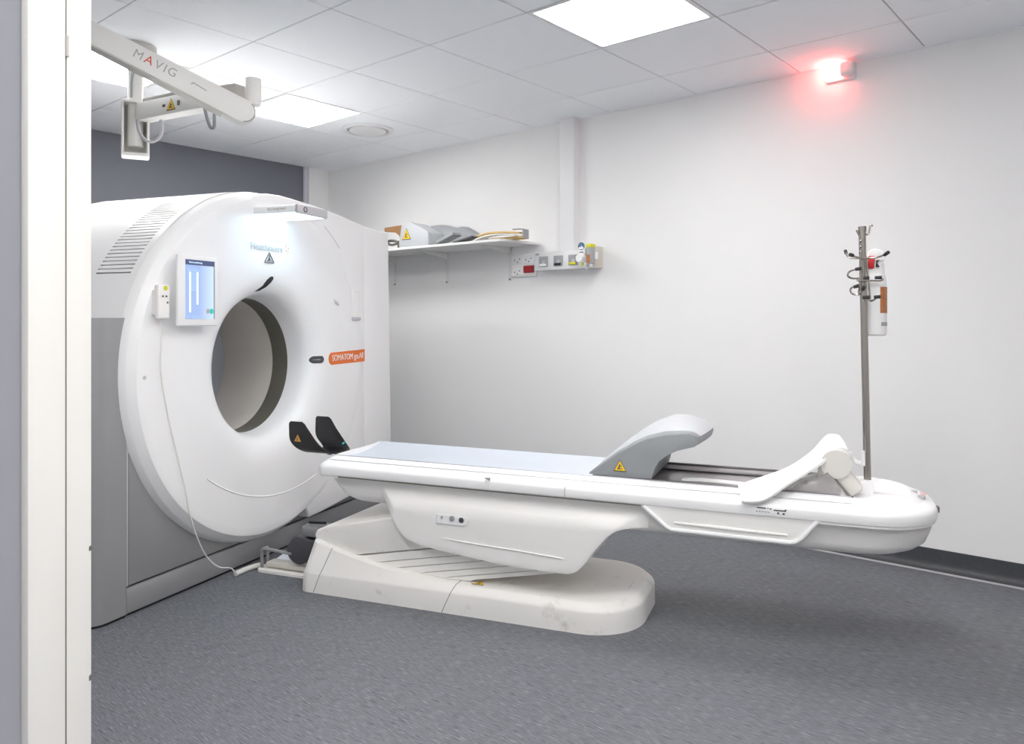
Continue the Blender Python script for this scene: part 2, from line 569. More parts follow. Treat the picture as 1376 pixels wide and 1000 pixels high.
# diagonal entrance wall with its door lining (stands square to the way in, 40 degrees off the long wall)
DR = 0.7063
m = M(); m.box(-2.6, -0.508, 0.800, 0.917, 0, 2.53)
we = solo('wall_entrance', m, 'bluewall', (-0.5, 0.8, 0), DR, kind='structure', smooth=False)
m = M(); m.box(-2.6, -0.512, 0.917, 0.9175, 0, 2.53); part('room_side_bounce', m, 'wall', we, smooth=False)  # unseen white skin added to bounce light into the room
m = M(); m.box(1.608, 3.6, 0.800, 0.917, 0, 2.53)
solo('wall_entrance_right', m, 'wall', (1.6, 0.8, 0), DR, kind='structure', smooth=False)
m = M(); m.box(-0.508, 1.608, 0.800, 0.917, 2.10, 2.53)
solo('wall_entrance_top', m, 'bluewall', (0.1, 0.8, 2.1), DR, kind='structure', smooth=False)
m = M(); m.box(-0.508, -0.500, 0.797, 0.8640, 0, 2.10, 0.0015)
fr = solo('trim_4', m, 'frame', (-0.5, 0.8, 0), DR, kind='structure')
m = M(); m.box(-0.508, -0.5005, 0.8672, 0.9180, 0, 2.10, 0.0015)
part('inner_lining', m, 'frame', fr)
m = M(); m.box(-0.508, -0.5010, 0.8640, 0.8672, 0, 2.10)
part('lining_groove', m, 'groove', fr, smooth=False)
m = M()
for z, h in ((0.906, .006), (0.752, .007)):
    m.box(-0.5025, -0.4996, 0.9120, 0.9184, z, z + h, 0.001, 1)
part('edge_chip', m, 'groove', fr)
m = M(); m.box(-0.5004, -0.4980, 0.8630, 0.8680, 1.475, 1.500, 0.001, 1)
part('hinge_knuckle', m, 'armg', fr)
m = M(); m.box(1.600, 1.608, 0.797, 0.918, 0, 2.10)
solo('trim_5', m, 'frame', (1.6, 0.8, 0), DR, kind='structure')
m = M(); m.box(-0.508, 1.608, 0.797, 0.918, 2.09, 2.10)
solo('trim_6', m, 'frame', (0.1, 0.8, 2.09), DR, kind='structure')
# control room behind the photographer
m = M(); m.box(-3.0, 3.6, -2.1, -2.0, 0, 2.53)
solo('wall_back', m, 'wall', (0, -2, 0), DR, kind='structure', smooth=False)
m = M(); m.box(-2.05, -1.95, -2.0, 0.80, 0, 2.53)
solo('wall_control_left', m, 'wall', (-2, -1, 0), DR, kind='structure', smooth=False)
m = M(); m.box(2.2, 2.3, -2.0, 0.80, 0, 2.53)
solo('wall_control_right', m, 'wall', (2.2, -1, 0), DR, kind='structure', smooth=False)
t = thing('ceiling_light', 'square ceiling light panel in the control room behind the doorway', 'ceiling light', (0.55, -0.3, H), DR, group='lay-in ceiling light panels')
m = M(); m.box(0.25, 0.85, -0.6, 0.0, 2.470, 2.482)
part('diffuser', m, 'lamp', t, smooth=False)
m = M()
for a in ((0.225, 0.875, -0.625, -0.6), (0.225, 0.875, 0.0, 0.025), (0.225, 0.25, -0.6, 0.0), (0.85, 0.875, -0.6, 0.0)):
    m.box(*a, 2.465, 2.54)
part('light_frame', m, 'trunk', t)

# red warning lamp, high on the long wall
t = thing('warning_lamp', 'glowing red warning lamp high on the long white wall', 'lamp', (-1.27, 4.07, 2.39))
m = M(); m.box(-1.345, -1.195, 4.048, 4.07, 2.393, 2.474, 0.008)
part('lamp_base', m, 'trunk', t)
m = M(); m.box(-1.350, -1.262, 4.000, 4.050, 2.402, 2.472, 0.014, 3)
part('lamp_lens', m, 'redlamp', t)
m = M(); m.box(-1.262, -1.192, 4.000, 4.050, 2.404, 2.472, 0.014, 3)
part('lamp_housing', m, 'trunk', t)

# vertical trunking
m = M(); m.box(-3.005, -2.892, 3.997, 4.07, 1.625, H, 0.003)
solo('wall_trunking', m, 'trunk', (-2.95, 4.07, 1.63), label='tall white vertical trunking box running up the long wall', cat='trunking')

# ================================================================== CT SCANNER
YC, ZC = 3.09, 0.955
ct = thing('ct_scanner', 'large white ring-shaped scanner with round bore on grey base', 'scanner', (-2.9, 3.2, 0), ROT_SCAN)
cc = (0, YC, ZC)
m = M()
m.lathe([(r, x) for x, r in ((-2.64, .333), (-2.62, .3345), (-2.59, .338), (-2.56, .343), (-2.535, .351), (-2.514, .366), (-2.498, .390), (-2.486, .425), (-2.480, .47), (-2.4775, .56), (-2.4765, .68), (-2.476, .77), (-2.4765, .800), (-2.479, .8075), (-2.506, .832), (-2.511, .835), (-2.55, .8485), (-2.585, .8490))], cc, 'x', 160)
part('front_cover', m, 'white', ct, angle=24)
m = M(); m.lathe([(0.334, -2.636), (0.333, -2.640), (0.333, -2.738), (0.340, -2.738)], cc, 'x', 120)
part('bore_ring', m, 'ring', ct)
m = M(); m.lathe([(0.336, -2.736), (0.336, -3.06), (0.340, -3.075)], cc, 'x', 120)
part('bore_liner', m, 'liner', ct)
m = M(); m.lathe([(0.340, -3.074), (0.52, -3.10), (0.70, -3.18), (0.80, -3.40), (0.82, -3.60)], cc, 'x', 96)
part('rear_cover', m, 'white', ct)

# arched hood with louvred vent field
R = 0.850
def hood_pt(phi, x):
    k = R
    if x < -3.35:
        k = R - 0.20 * ((-3.35 - x) / 0.35) ** 2
    return (x, YC + k * cos(phi), ZC + k * sin(phi))
NS = 25
f0, f1 = radians(150.5), radians(117.5)
slots = []
for i in range(NS):
    a = f0 + (f1 - f0) * i / (NS - 1)
    slots.append((a - 0.0037, a + 0.0037))
phis = [radians(a) for a in (168, 164, 160, 156)]
for a, b in slots:
    phis += [b, a]
phis += [radians(a) for a in (114, 109, 104, 99, 94, 89, 84, 79, 74, 69, 64, 60)]
phis = sorted(phis, reverse=True)
hx = [-2.545, -2.58, -2.775, -2.95, -3.15, -3.35, -3.42, -3.49, -3.56, -3.62, -3.67, -3.70]
m = M()
V = [[m.bm.verts.new(hood_pt(p, x)) for x in hx] for p in phis]
def in_slot(p, q):
    mid = (p + q) / 2
    return any(a < mid < b for a, b in slots)
def in_field(p, q):
    mid = (p + q) / 2
    return f1 - 0.004 < mid < f0 + 0.004
for i in range(len(phis) - 1):
    for j in range(len(hx) - 1):
        if j == 1 and in_field(phis[i], phis[i + 1]):
            continue
        m.bm.faces.new((V[i][j], V[i][j + 1], V[i + 1][j + 1], V[i + 1][j]))
hood = part('hood', m, 'white', ct)
for i in range(NS - 1):
    a, b = slots[i][0], slots[i + 1][1]
    lv = M()
    loops = []
    for x in (-2.58, -2.775):
        lp = []
        for k in range(4):
            p = a + (b - a) * k / 3
            lp.append((x, YC + R * cos(p), ZC + R * sin(p)))
        for k in range(3, -1, -1):
            p = a + (b - a) * k / 3
            lp.append((x, YC + (R - 0.012) * cos(p), ZC + (R - 0.012) * sin(p)))
        loops.append(lp)
    lv.loft(loops)
    part('vent_louvre', lv, 'white', hood)
m = M()
m.lathe([(R - 0.014, -2.56), (R - 0.014, -2.80)], cc, 'x', 24, f1 - 0.03, f0 + 0.03)
part('vent_recess', m, 'vent', hood)

# right-hand front cover (flat shoulder) and its side panel
top = [(2.90, 1.700), (2.96, 1.770), (3.058, 1.796), (3.16, 1.802), (3.27, 1.799), (3.42, 1.792), (3.582, 1.780), (3.70, 1.767), (3.808, 1.752), (3.931, 1.738)]
inner = [(YC + 0.70 * cos(radians(a)), ZC + 0.70 * sin(radians(a))) for a in range(-70, 96, 6)]
m = M()
m.prism(top + [(3.931, 0.180), (3.78, 0.164), (3.667, 0.154), (3.521, 0.142), (3.397, 0.135)] + inner, 'x', -3.05, -2.4795, 0.012, 3)
part('shoulder_cover', m, 'white', ct)
side = [(3.936, 1.737), (4.02, 1.731), (4.119, 1.726), (4.216, 1.729), (4.252, 0.43), (4.252, 0.20), (3.936, 0.18)]
m = M(); m.prism(side, 'x', -3.35, -2.484, 0.010, 3)
part('side_panel', m, 'white', ct)
m = M(); m.prism([(3.925, 0.19), (3.942, 0.19), (3.942, 1.72), (3.925, 1.722)], 'x', -3.3, -2.500)
part('panel_gap', m, 'vent', ct, smooth=False)
# fine moulding lines on the cover
m = M()
m.tube([(-2.4765, 3.18 + 0.888 * cos(radians(a)), 1.202 + 0.888 * sin(radians(a))) for a in range(234, 290, 3)], 0.0035, 8)
part('moulding_ridge', m, 'white', ct)
m = M()
m.tube([(-2.4800, YC + 0.856 * cos(radians(a)), ZC + 0.856 * sin(radians(a))) for a in range(47, 60, 2)], 0.0024, 8)
part('moulding_groove', m, 'silver', ct)
# hand recesses
m = M(); m.box(-2.484, -2.4725, 3.793, 3.872, 1.190, 1.350, 0.004)
rc = part('hand_recess', m, 'white2', ct)
m = M(); m.box(-2.4728, -2.4718, 3.808, 3.857, 1.215, 1.338, 0.0004, 1); part('recess_well', m, 'white', rc)
m = M(); m.box(-2.482, -2.466, 3.792, 3.876, 1.178, 1.196, 0.005); part('recess_lip', m, 'silver', rc)
m = M(); m.tube([(-2.480, 3.622, 1.292), (-2.472, 3.632, 1.276), (-2.476, 3.660, 1.264)], [.004, .008, .004], 8)
part('latch', m, 'silver', ct)

# grey base: front plate, kick plate, corner column
m = M(); m.prism([(2.300, .121), (4.20, .121), (4.20, .44), (2.60, .44), (2.60, 1.185), (2.300, 1.185)], 'x', -3.05, -2.540, 0.004)
part('front_plate', m, 'grey', ct)
m = M(); m.box(-3.3, -2.538, 2.289, 4.20, 0.012, 0.113, 0.004)
part('kick_plate', m, 'grey', ct)
m = M(); m.box(-3.25, -2.553, 2.25, 4.19, 0.0, 0.125)
part('base_core', m, 'seam', ct, smooth=False)
pl = []
for cx, cy, r, a in ((-2.590, 2.180, 0.055, 180), (-2.590, 2.180, 0.055, 270)):
    pass
colp = [(-3.40, 2.125)] + [(-2.605 + 0.068 * sin(radians(a)), 2.193 - 0.068 * cos(radians(a))) for a in range(0, 91, 10)] + [(-2.537, 2.286), (-3.40, 2.286)]
m = M(); m.prism(colp, 'z', 0.012, 1.188, 0.0)
part('corner_column', m, 'grey', ct)
m = M(); m.prism([(x + (0.004 if x < -3 else -0.006), y + (0.006 if y < 2.25 else 0)) for x, y in colp], 'z', 0.0, 0.014)
part('column_foot', m, 'seam', ct, smooth=False)
m = M(); m.box(-2.60, -2.5385, 2.2885, 2.2975, 0.121, 1.184, 0.002)
part('edge_strip', m, 'silver', ct)

# overhead unit: silver front, pale sides, glowing underside
m = M(); m.box(-2.49, -2.238, 2.960, 3.190, 1.680, 1.716, 0.006)
ou = part('overhead_unit', m, 'white', ct)
m = M(); m.box(-2.240, -2.222, 2.957, 3.193, 1.676, 1.718, 0.005)
part('unit_front', m, 'silver', ou)
m = M(); m.lathe([(0.0135, -2.2215), (0.0135, -2.2190), (0.0095, -2.2185), (0.0095, -2.2215)], (0, 3.012, 1.697), 'x', 24)
part('lens_ring', m, 'darkletter', ou)
m = M(); m.box(-2.475, -2.245, 2.966, 3.184, 1.6765, 1.6800)
part('light_strip', m, 'mood', ou, smooth=False)
lettering('unit_lettering', 'fast integrated', 0.018, (-2.345, 2.9595, 1.701), (1, 0, 0), (0, 0, 1), 'greyletter', ou)

# printed marks on the cover
lettering('maker_lettering', 'Healthineers', 0.050, (-2.474, 3.052, 1.530), (0, 1, 0), (0, 0, 1), 'paleletter', ct, squeeze=0.92)
lettering('maker_lettering', 'SIEMENS', 0.040, (-2.474, 3.105, 1.576), (0, 1, 0), (0, 0, 1), 'white2', ct, squeeze=0.9)
m = M()
for k in range(9):
    a = radians(40 * k); rr = 0.010 + 0.004 * (k % 3)
    m.disc((0, 3.205 + rr * cos(a), 1.540 + rr * 1.3 * sin(a)), 0.0026 - 0.0006 * (k % 3), 'x', -2.4752, -2.4736, 10)
part('dot_mark', m, 'amber', ct, smooth=False)
m = M()
for a, b in (((3.036, 1.460), (3.104, 1.460)), ((3.104, 1.460), (3.070, 1.508)), ((3.070, 1.508), (3.036, 1.460))):
    m.tube([(-2.4745, *a), (-2.4745, *b)], 0.0022, 6)
m.disc((0, 3.070, 1.476), 0.006, 'x', -2.4755, -2.4738, 12)
m.tube([(-2.4745, 3.07, 1.482), (-2.4745, 3.07, 1.495)], 0.002, 6)
m.tube([(-2.4745, 3.055, 1.468), (-2.4745, 3.085, 1.468)], 0.002, 6)
part('laser_mark', m, 'darkletter', ct)
# dark slit window above the bore, gauge window at its right: they follow the funnel
FUN = [(.333, -2.64), (.3345, -2.62), (.338, -2.59), (.343, -2.56), (.351, -2.535), (.366, -2.514), (.390, -2.498), (.425, -2.486), (.47, -2.480), (.56, -2.4775), (.68, -2.4765), (.77, -2.476)]
def fx(y, z):
    r = sqrt((y - YC) ** 2 + (z - ZC) ** 2)
    for (r0, x0), (r1, x1) in zip(FUN, FUN[1:]):
        if r <= r1:
            return x0 + (x1 - x0) * (r - r0) / (r1 - r0)
    return -2.476
def decal(name, outline, material, parent, lift=0.0025):
    """thin plate lying on the funnel-shaped front cover"""
    dense = []
    for (a, b), (c, d) in zip(outline, outline[1:] + outline[:1]):
        k = max(1, int(math.hypot(c - a, d - b) / 0.006))
        dense += [(a + (c - a) * q / k, b + (d - b) * q / k) for q in range(k)]
    outline = dense
    m = M()
    cy = sum(p[0] for p in outline) / len(outline); cz = sum(p[1] for p in outline) / len(outline)
    rings = []
    for s in (1.0, 0.85, 0.7, 0.55, 0.4, 0.25, 0.1):
        rings.append([(fx(cy + (y - cy) * s, cz + (z - cz) * s) + lift, cy + (y - cy) * s, cz + (z - cz) * s) for y, z in outline])
    back = [(x - 0.006, y, z) for x, y, z in rings[0]]
    m.loft([back] + rings, False, True)
    return part(name, m, material, parent)
def on_funnel(px_y, px_z):
    return px_y, px_z
tick = [(3.006, 1.316), (3.040, 1.322), (3.074, 1.340), (3.100, 1.364), (3.112, 1.384), (3.106, 1.394), (3.090, 1.392), (3.068, 1.376), (3.048, 1.346)]
decal('slit_window', tick, 'matblack', ct)
def pill(y0, y1, z0, z1, n=8):
    r = (z1 - z0) / 2
    return [(y1 - r + r * cos(radians(-90 + 180 * k / n)), (z0 + z1) / 2 + r * sin(radians(-90 + 180 * k / n))) for k in range(n + 1)] + \
           [(y0 + r + r * cos(radians(90 + 180 * k / n)), (z0 + z1) / 2 + r * sin(radians(90 + 180 * k / n))) for k in range(n + 1)]
gw = decal('gauge_window', pill(3.450, 3.530, 0.946, 0.985), 'darkgrey', ct, 0.003)
m = M()
for k in range(7):
    y = 3.466 + 0.006 * k
    m.box(fx(y, .965) + 0.0028, fx(y, .965) + 0.0038, y - .002, y + .002, 0.963, 0.968)
part('gauge_figure', m, 'silver', gw, smooth=False)
# orange model label: rounded left end
lab = [(3.928, .935), (3.928, 1.007)] + [(3.600 + 0.030 * cos(radians(a)), 0.966 + 0.034 * sin(radians(a))) for a in (100, 125, 150, 180, 210, 235, 260)]
m = M(); m.prism(lab, 'x', -2.484, -2.4755)
ol = part('model_label', m, 'orange', ct, label='orange label with white model lettering', smooth=False)
lettering('label_lettering', 'SOMATOM go.All', 0.048, (-2.4752, 3.755, 0.969), (0, 1, 0.01), (0, -0.01, 1), 'letter', ol, squeeze=0.88, extrude=0.001)
# small screw caps
for y, z in ((2.318, .950),):
    m = M(); m.disc((0, y, z), 0.008, 'x', -2.4775, -2.4745, 14); part('screw_cap', m, 'silver', ct)

# tablet on the cover
tb = thing('tablet_computer', 'white framed tablet screen mounted left of the scanner bore', 'tablet', (-2.45, 2.55, 1.30), ROT_SCAN)
m = M(); m.box(-2.437, -2.420, 2.437, 2.663, 1.154, 1.451, 0.007, 3)
part('tablet_case', m, 'white', tb)
m = M(); m.box(-2.476, -2.436, 2.49, 2.62, 1.22, 1.38, 0.006, 2); part('tablet_mount', m, 'white2', tb)
m = M(); m.box(-2.4205, -2.4190, 2.474, 2.640, 1.184, 1.432)
sc = part('tablet_screen', m, 'display', tb, smooth=False)
m = M(); m.box(-2.4191, -2.4183, 2.474, 2.640, 1.410, 1.432); part('screen_bar', m, 'navy', sc, smooth=False)
m = M(); m.box(-2.4191, -2.4184, 2.636, 2.640, 1.184, 1.432); part('screen_edge', m, 'navy', sc, smooth=False)
m = M(); m.box(-2.4191, -2.4183, 2.495, 2.504, 1.212, 1.385); m.box(-2.4191, -2.4183, 2.536, 2.545, 1.245, 1.380)
part('screen_column', m, 'skyline', sc, smooth=False)
m = M(); m.prism([(2.479, 1.386), (2.490, 1.394), (2.538, 1.394), (2.556, 1.385), (2.538, 1.380), (2.500, 1.380)], 'x', -2.4191, -2.4182); m.box(-2.4191, -2.4184, 2.505, 2.536, 1.300, 1.380)
part('screen_figure', m, 'screenblue', sc, smooth=False)
m = M(); m.disc((0, 2.600, 1.217), 0.011, 'x', -2.4191, -2.4182, 16); part('screen_button', m, 'silver', sc, smooth=False)
m = M(); m.disc((0, 2.622, 1.217), 0.012, 'x', -2.4191, -2.4182, 16); part('screen_button', m, 'teal', sc, smooth=False)
lettering('screen_lettering', 'Patient positioning', 0.010, (-2.4182, 2.530, 1.421), (0, 1, 0), (0, 0, 1), 'skyline', sc, extrude=0.0002)
m = M()
for k, (a, b) in enumerate(((2.480, 2.484), (2.490, 2.494), (2.508, 2.556))):
    m.box(-2.4191, -2.4183, a, b, 1.190, 1.196)
part('screen_caption', m, 'screenblue', sc, smooth=False)

# wired hand control hanging beside it
hc = thing('hand_control', 'small white hand control with thin cable hanging left of tablet', 'hand control', (-2.45, 2.38, 1.25), ROT_SCAN)
m = M(); m.box(-2.457, -2.430, 2.345, 2.404, 1.183, 1.322, 0.008, 3); part('control_body', m, 'white2', hc)
m = M(); m.box(-2.475, -2.452, 2.352, 2.398, 1.20, 1.30, 0.005, 2); part('control_cradle', m, 'white', hc)
m = M(); m.disc((0, 2.380, 1.308), 0.010, 'x', -2.4305, -2.4285, 14); part('control_lamp', m, 'lime', hc)
for y, z in ((2.366, 1.275), (2.384, 1.275), (2.390, 1.250)):
    m = M(); m.disc((0, y, z), 0.0042, 'x', -2.4305, -2.4285, 12); part('control_button', m, 'darkletter', hc)
m = M()
m.tube(spline([(-2.452, 2.378, 1.185), (-2.455, 2.382, 1.10), (-2.466, 2.390, 0.97), (-2.468, 2.430, 0.785), (-2.468, 2.485, 0.595), (-2.465, 2.520, 0.465), (-2.462, 2.540, 0.363), (-2.468, 2.580, 0.27), (-2.475, 2.632, 0.176), (-2.475, 2.681, 0.114), (-2.475, 2.736, 0.072), (-2.473, 2.800, 0.050), (-2.470, 2.832, 0.016), (-2.470, 2.842, 0.012)], 5), 0.0032, 8)
part('control_cable', m, 'cable', hc)
m = M(); m.tube(spline([(-2.475, 2.835, .013), (-2.475, 2.90, .013), (-2.468, 2.95, .013), (-2.452, 2.99, .013)], 5), 0.0125, 12)
solo('cable_conduit', m, 'cable', (-2.47, 2.9, 0), ROT_SCAN, label='short white cable conduit lying on floor along the scanner base', cat='cable conduit')

# ================================================================== PATIENT TABLE
pt = thing('patient_table', 'long white cantilevered patient table on a low scuffed base', 'table', (-1.0, 3.09, 0), ROT_SCAN)
def sag(c):
    return Vector((c.x, c.y, c.z - 0.006 * (c.x + 0.9)))
# ---- base: three floor covers parted by slanted seams
def hgt(x):
    t = max(0.0, min(1.0, (-1.30 - x) / 0.75))
    return 0.112 + 0.118 * t ** 2.1
def base_loop(inset, f, il, shrink=0.0):
    lp = []
    for x, y in rrect(-2.095 + il, -0.615 - inset, 2.788 + inset, 3.392 - inset, max(0.01, 0.05 - inset * 0.3), 0.21 - inset * 0.5, 12):
        lp.append((x, y))
    # denser along the straight sides
    out = []
    n = len(lp)
    for i in range(n):
        a, b = lp[i], lp[(i + 1) % n]
        d = math.hypot(b[0] - a[0], b[1] - a[1])
        k = 14 if d > 0.7 else (4 if d > 0.25 else 1)
        for q in range(k):
            out.append((a[0] + (b[0] - a[0]) * q / k, a[1] + (b[1] - a[1]) * q / k))
    # f below 1: height in metres; from 1 to 2: share of the way from the waist to the top
    return [(x, y, (f if f < 1 else 0.0905 + (hgt(x) - 0.0905) * (f - 1)) * (1 - 2 * shrink)) for x, y in out]
def base_bm(shrink=0.0):
    m = M()
    lv = [(0.0, 0.0, 0.0), (0.001, 0.04, 0.001), (0.002, 0.078, 0.004), (0.0035, 0.085, 0.006), (0.0075, 0.0905, 0.010), (0.028, 1.92, 0.050), (0.034, 1.975, 0.060), (0.044, 1.995, 0.074), (0.070, 2.0, 0.10)]
    lps = [base_loop(i + shrink, f, il + shrink, shrink) for i, f, il in lv]
    m.loft(lps, True, False)
    n = len(lps[0])
    m.bm.verts.ensure_lookup_table()
    topv = [m.bm.verts[(len(lps) - 1) * n + q] for q in range(n)]
    near = sorted([v for v in topv if v.co.y < YC], key=lambda v: (round(v.co.x, 4), v.co.y if v.co.x > -1.3 else -v.co.y))
    far = sorted([v for v in topv if v.co.y >= YC], key=lambda v: (round(v.co.x, 4), -v.co.y if v.co.x > -1.3 else v.co.y))
    for a, b, c, d in zip(near, near[1:], far[1:], far):
        try:
            m.bm.faces.new((a, b, c, d))
        except ValueError:
            pass
    return m
cuts = [((-2.016, 0.0), (-1.940, 0.19)), ((-1.398, 0.0), (-1.345, 0.115))]
def cut(bm, seam, keep_right, gap):
    (x0, z0), (x1, z1) = seam
    n = Vector((z1 - z0, 0, -(x1 - x0))).normalized()      # points to +x
    co = Vector((x0, 0, z0)) + n * (gap if keep_right else -gap)
    g = bm.verts[:] + bm.edges[:] + bm.faces[:]
    r = bmesh.ops.bisect_plane(bm, geom=g, plane_co=co, plane_no=n, clear_inner=keep_right, clear_outer=not keep_right)
for k in range(3):
    m = base_bm()
    if k > 0:
        cut(m.bm, cuts[k - 1], True, 0.0012)
    if k < 2:
        cut(m.bm, cuts[k], False, 0.0012)
    part('base_cover', m, 'cover', pt)
m = base_bm(0.006)
m.xf(lambda c: Vector((c.x, c.y, c.z - 0.012 if c.z > 0.05 else c.z)))
part('base_core', m, 'core', pt)

# ---- telescoping pedestal covers between base and carrier
Y0 = 2.842
hump = [(-2.035, 0.195), (-2.050, 0.235), (-2.035, 0.258), (-1.985, 0.278), (-1.683, 0.343), (-1.40, 0.41), (-0.95, 0.41), (-0.95, 0.3345), (-1.90, 0.1545), (-1.99, 0.16)]
m = M(); m.prism(hump, 'y', Y0, 3.338, 0.010, 3)
part('pedestal_cover', m, 'cover', pt)
xk = [-1.900, -1.762, -1.638, -1.522, -1.408]
zk = [0.152, 0.142, 0.134, 0.126, 0.120]
sl = 0.190
for k in range(5):
    xe = -0.885
    x0, z0 = xk[k], zk[k]
    zt = z0 + sl * (xe - x0)
    x1 = xk[k + 1] if k < 4 else -1.30
    z1 = zk[k + 1] if k < 4 else 0.119
    zb = (zk[k + 1] + sl * (xe - xk[k + 1])) if k < 4 else zt - 0.018
    poly = [(x0 + 0.010, z0 + 0.0005), (xe, zt - 0.0015), (xe, zb + 0.0015), (x1 + 0.012, z1 + 0.004), (x1, z1 - 0.004), (x0, z0 - 0.006)]
    m = M(); m.prism(poly, 'y', Y0 + 0.0035 * (k + 1), 3.338 - 0.0035 * (k + 1), 0.0015, 1)
    part('bellows_plate', m, 'white2', pt)
warning(pt, (-1.262, 2.862, 0.1135), (1, 0, 0), (0, 1, 0.0), 0.055, 'yellow')

# ---- shroud: the wave-edged side cover that rides with the carrier
sh = [(-1.700, 0.440), (-1.690, 0.425), (-1.655, 0.378), (-1.628, 0.340), (-1.600, 0.303), (-1.576, 0.281), (-1.53, 0.262), (-1.476, 0.251), (-1.30, 0.232), (-1.119, 0.216), (-0.90, 0.212), (-0.862, 0.216), (-0.838, 0.226), (-0.814, 0.249), (-0.791, 0.277), (-0.765, 0.313), (-0.739, 0.344), (-0.715, 0.371), (-0.688, 0.391), (-0.65, 0.402), (-0.600, 0.406), (-0.570, 0.407)]
def smooth(t):
    t = max(0.0, min(1.0, t))
    return t * t * (3 - 2 * t)
m = M(); loops = []
for p in spline([(x, 0, z) for x, z in sh], 3):
    x, zb = p.x, p.z
    ztop = 0.494
    half = []
    for k in range(13):
        z = zb + 0.006 + (ztop - zb - 0.006) * k / 12
        d = 0.036 * max(smooth((z - 0.395) / 0.075), smooth((x + 0.70) / 0.12), smooth((-1.62 - x) / 0.08))
        half.append((2.801 + d, z))
    d0 = half[0][0]
    front = [(d0 + 0.006, zb), (d0 + 0.0015, zb + 0.0018)] + half
    back = [(2 * YC - y, z) for y, z in front[::-1]]
    loops.append([(x, y, z) for y, z in front + back])
m.loft(loops, True, True)
part('wave_shroud', m, 'white2', pt)
m = M(); m.tube([(-1.40, 2.8005, 0.297), (-1.33, 2.8000, 0.292), (-1.06, 2.8000, 0.281), (-0.90, 2.8000, 0.272), (-0.885, 2.8005, 0.270)], [.001, .003, .003, .003, .001], 8)
part('shroud_ridge', m, 'white2', pt)
m = M(); m.prism([(-1.428, 0.356), (-1.424, 0.395), (-1.300, 0.392), (-1.286, 0.386), (-1.284, 0.374), (-1.292, 0.362), (-1.308, 0.356)], 'y', 2.7965, 2.8010, 0.001, 1)
bp = part('button_plate', m, 'white', pt)
for x, z, r, k in ((-1.400, 0.383, 0.005, 'sockgrey'), (-1.354, 0.382, 0.0115, 'sockgrey'), (-1.313, 0.379, 0.0105, 'darkgrey')):
    m = M(); m.disc((x, 0, z), r, 'y', 2.7925, 2.7968, 20, 0.001); part('table_button', m, k, bp)

# ---- carrier body under the rails
lv = [(0.511, -1.990, 0.386, 0.252, 0.205), (0.485, -1.978, 0.384, 0.251, 0.205), (0.462, -1.958, 0.378, 0.249, 0.20), (0.435, -1.925, 0.362, 0.244, 0.19), (0.415, -1.895, 0.335, 0.236, 0.18), (0.403, -1.865, 0.300, 0.222, 0.165), (0.397, -1.845, 0.262, 0.205, 0.15), (0.395, -1.82, 0.22, 0.18, 0.13)]
m = M(); m.loft([[(x, y, z - 0.010 * (z < 0.45)) for x, y in rrect(x0, x1, YC - hw, YC + hw, 0.06, rr, 12)] for z, x0, x1, hw, rr in lv], True, True)
m.xf(sag); part('carrier_body', m, 'white2', pt)
m = M(); m.prism([(0.096, 0.4895), (0.163, 0.4895), (0.163, 0.4855), (0.096, 0.4855)], 'y', 2.8365, 2.845); part('carrier_slot', m, 'seam', pt, smooth=False)

# ---- rail and rim running round the top
HW = 0.288
def top_loop(ins, z, n=12):
    return [(x, y, z) for x, y in rrect(-2.010 + ins * 0.35, 0.398 - ins, YC - HW + ins, YC + HW - ins, 0.035, max(0.03, 0.225 - ins), n)]
m = M()
m.loft([top_loop(0.030, 0.5015), top_loop(0.010, 0.5015), top_loop(0.002, 0.506), top_loop(0.0, 0.516), top_loop(0.0, 0.534), top_loop(0.0025, 0.5415), top_loop(0.009, 0.5475), top_loop(0.018, 0.5515), top_loop(0.034, 0.5575), top_loop(0.045, 0.5615), top_loop(0.048, 0.5600), top_loop(0.051, 0.5635), top_loop(0.070, 0.5715), top_loop(0.084, 0.5765), top_loop(0.090, 0.574), top_loop(0.096, 0.545)], False, True)
m.xf(sag); part('table_rail', m, 'white', pt)
m = M(); m.loft([top_loop(0.006, 0.4955), top_loop(0.006, 0.5040)], True, True)
m.xf(sag); part('rail_seam', m, 'white2', pt)
m = M(); m.prism([(-1.90, 0.4995), (-0.59, 0.4995), (-0.59, 0.5025), (-1.90, 0.5030)], 'y', 2.8025, 2.83); m.xf(sag); part('rail_gap', m, 'groove', pt, smooth=False)
for y_, z_ in ((2.8500, 0.5640), (2.8870, 0.5782)):
    m = M(); m.tube([(-1.97, y_, z_), (0.12, y_, z_)], 0.0015, 6); m.xf(sag); part('rail_line', m, 'silver', pt)
m = M(); m.box(-0.8835, -0.8822, 2.8008, 2.8040, 0.508, 0.545); part('rail_joint', m, 'groove', pt, smooth=False)
m = M(); m.prism([(-1.214, 0.556), (-1.190, 0.557), (-1.192, 0.545), (-1.206, 0.550)], 'y', 2.7985, 2.806); nt_ = part('rail_catch', m, 'sockgrey', pt)
m = M(); m.prism([(-1.212, 0.548), (-1.192, 0.547), (-1.192, 0.513), (-1.212, 0.514)], 'y', 2.7995, 2.806); part('rail_catch', m, 'white2', pt)
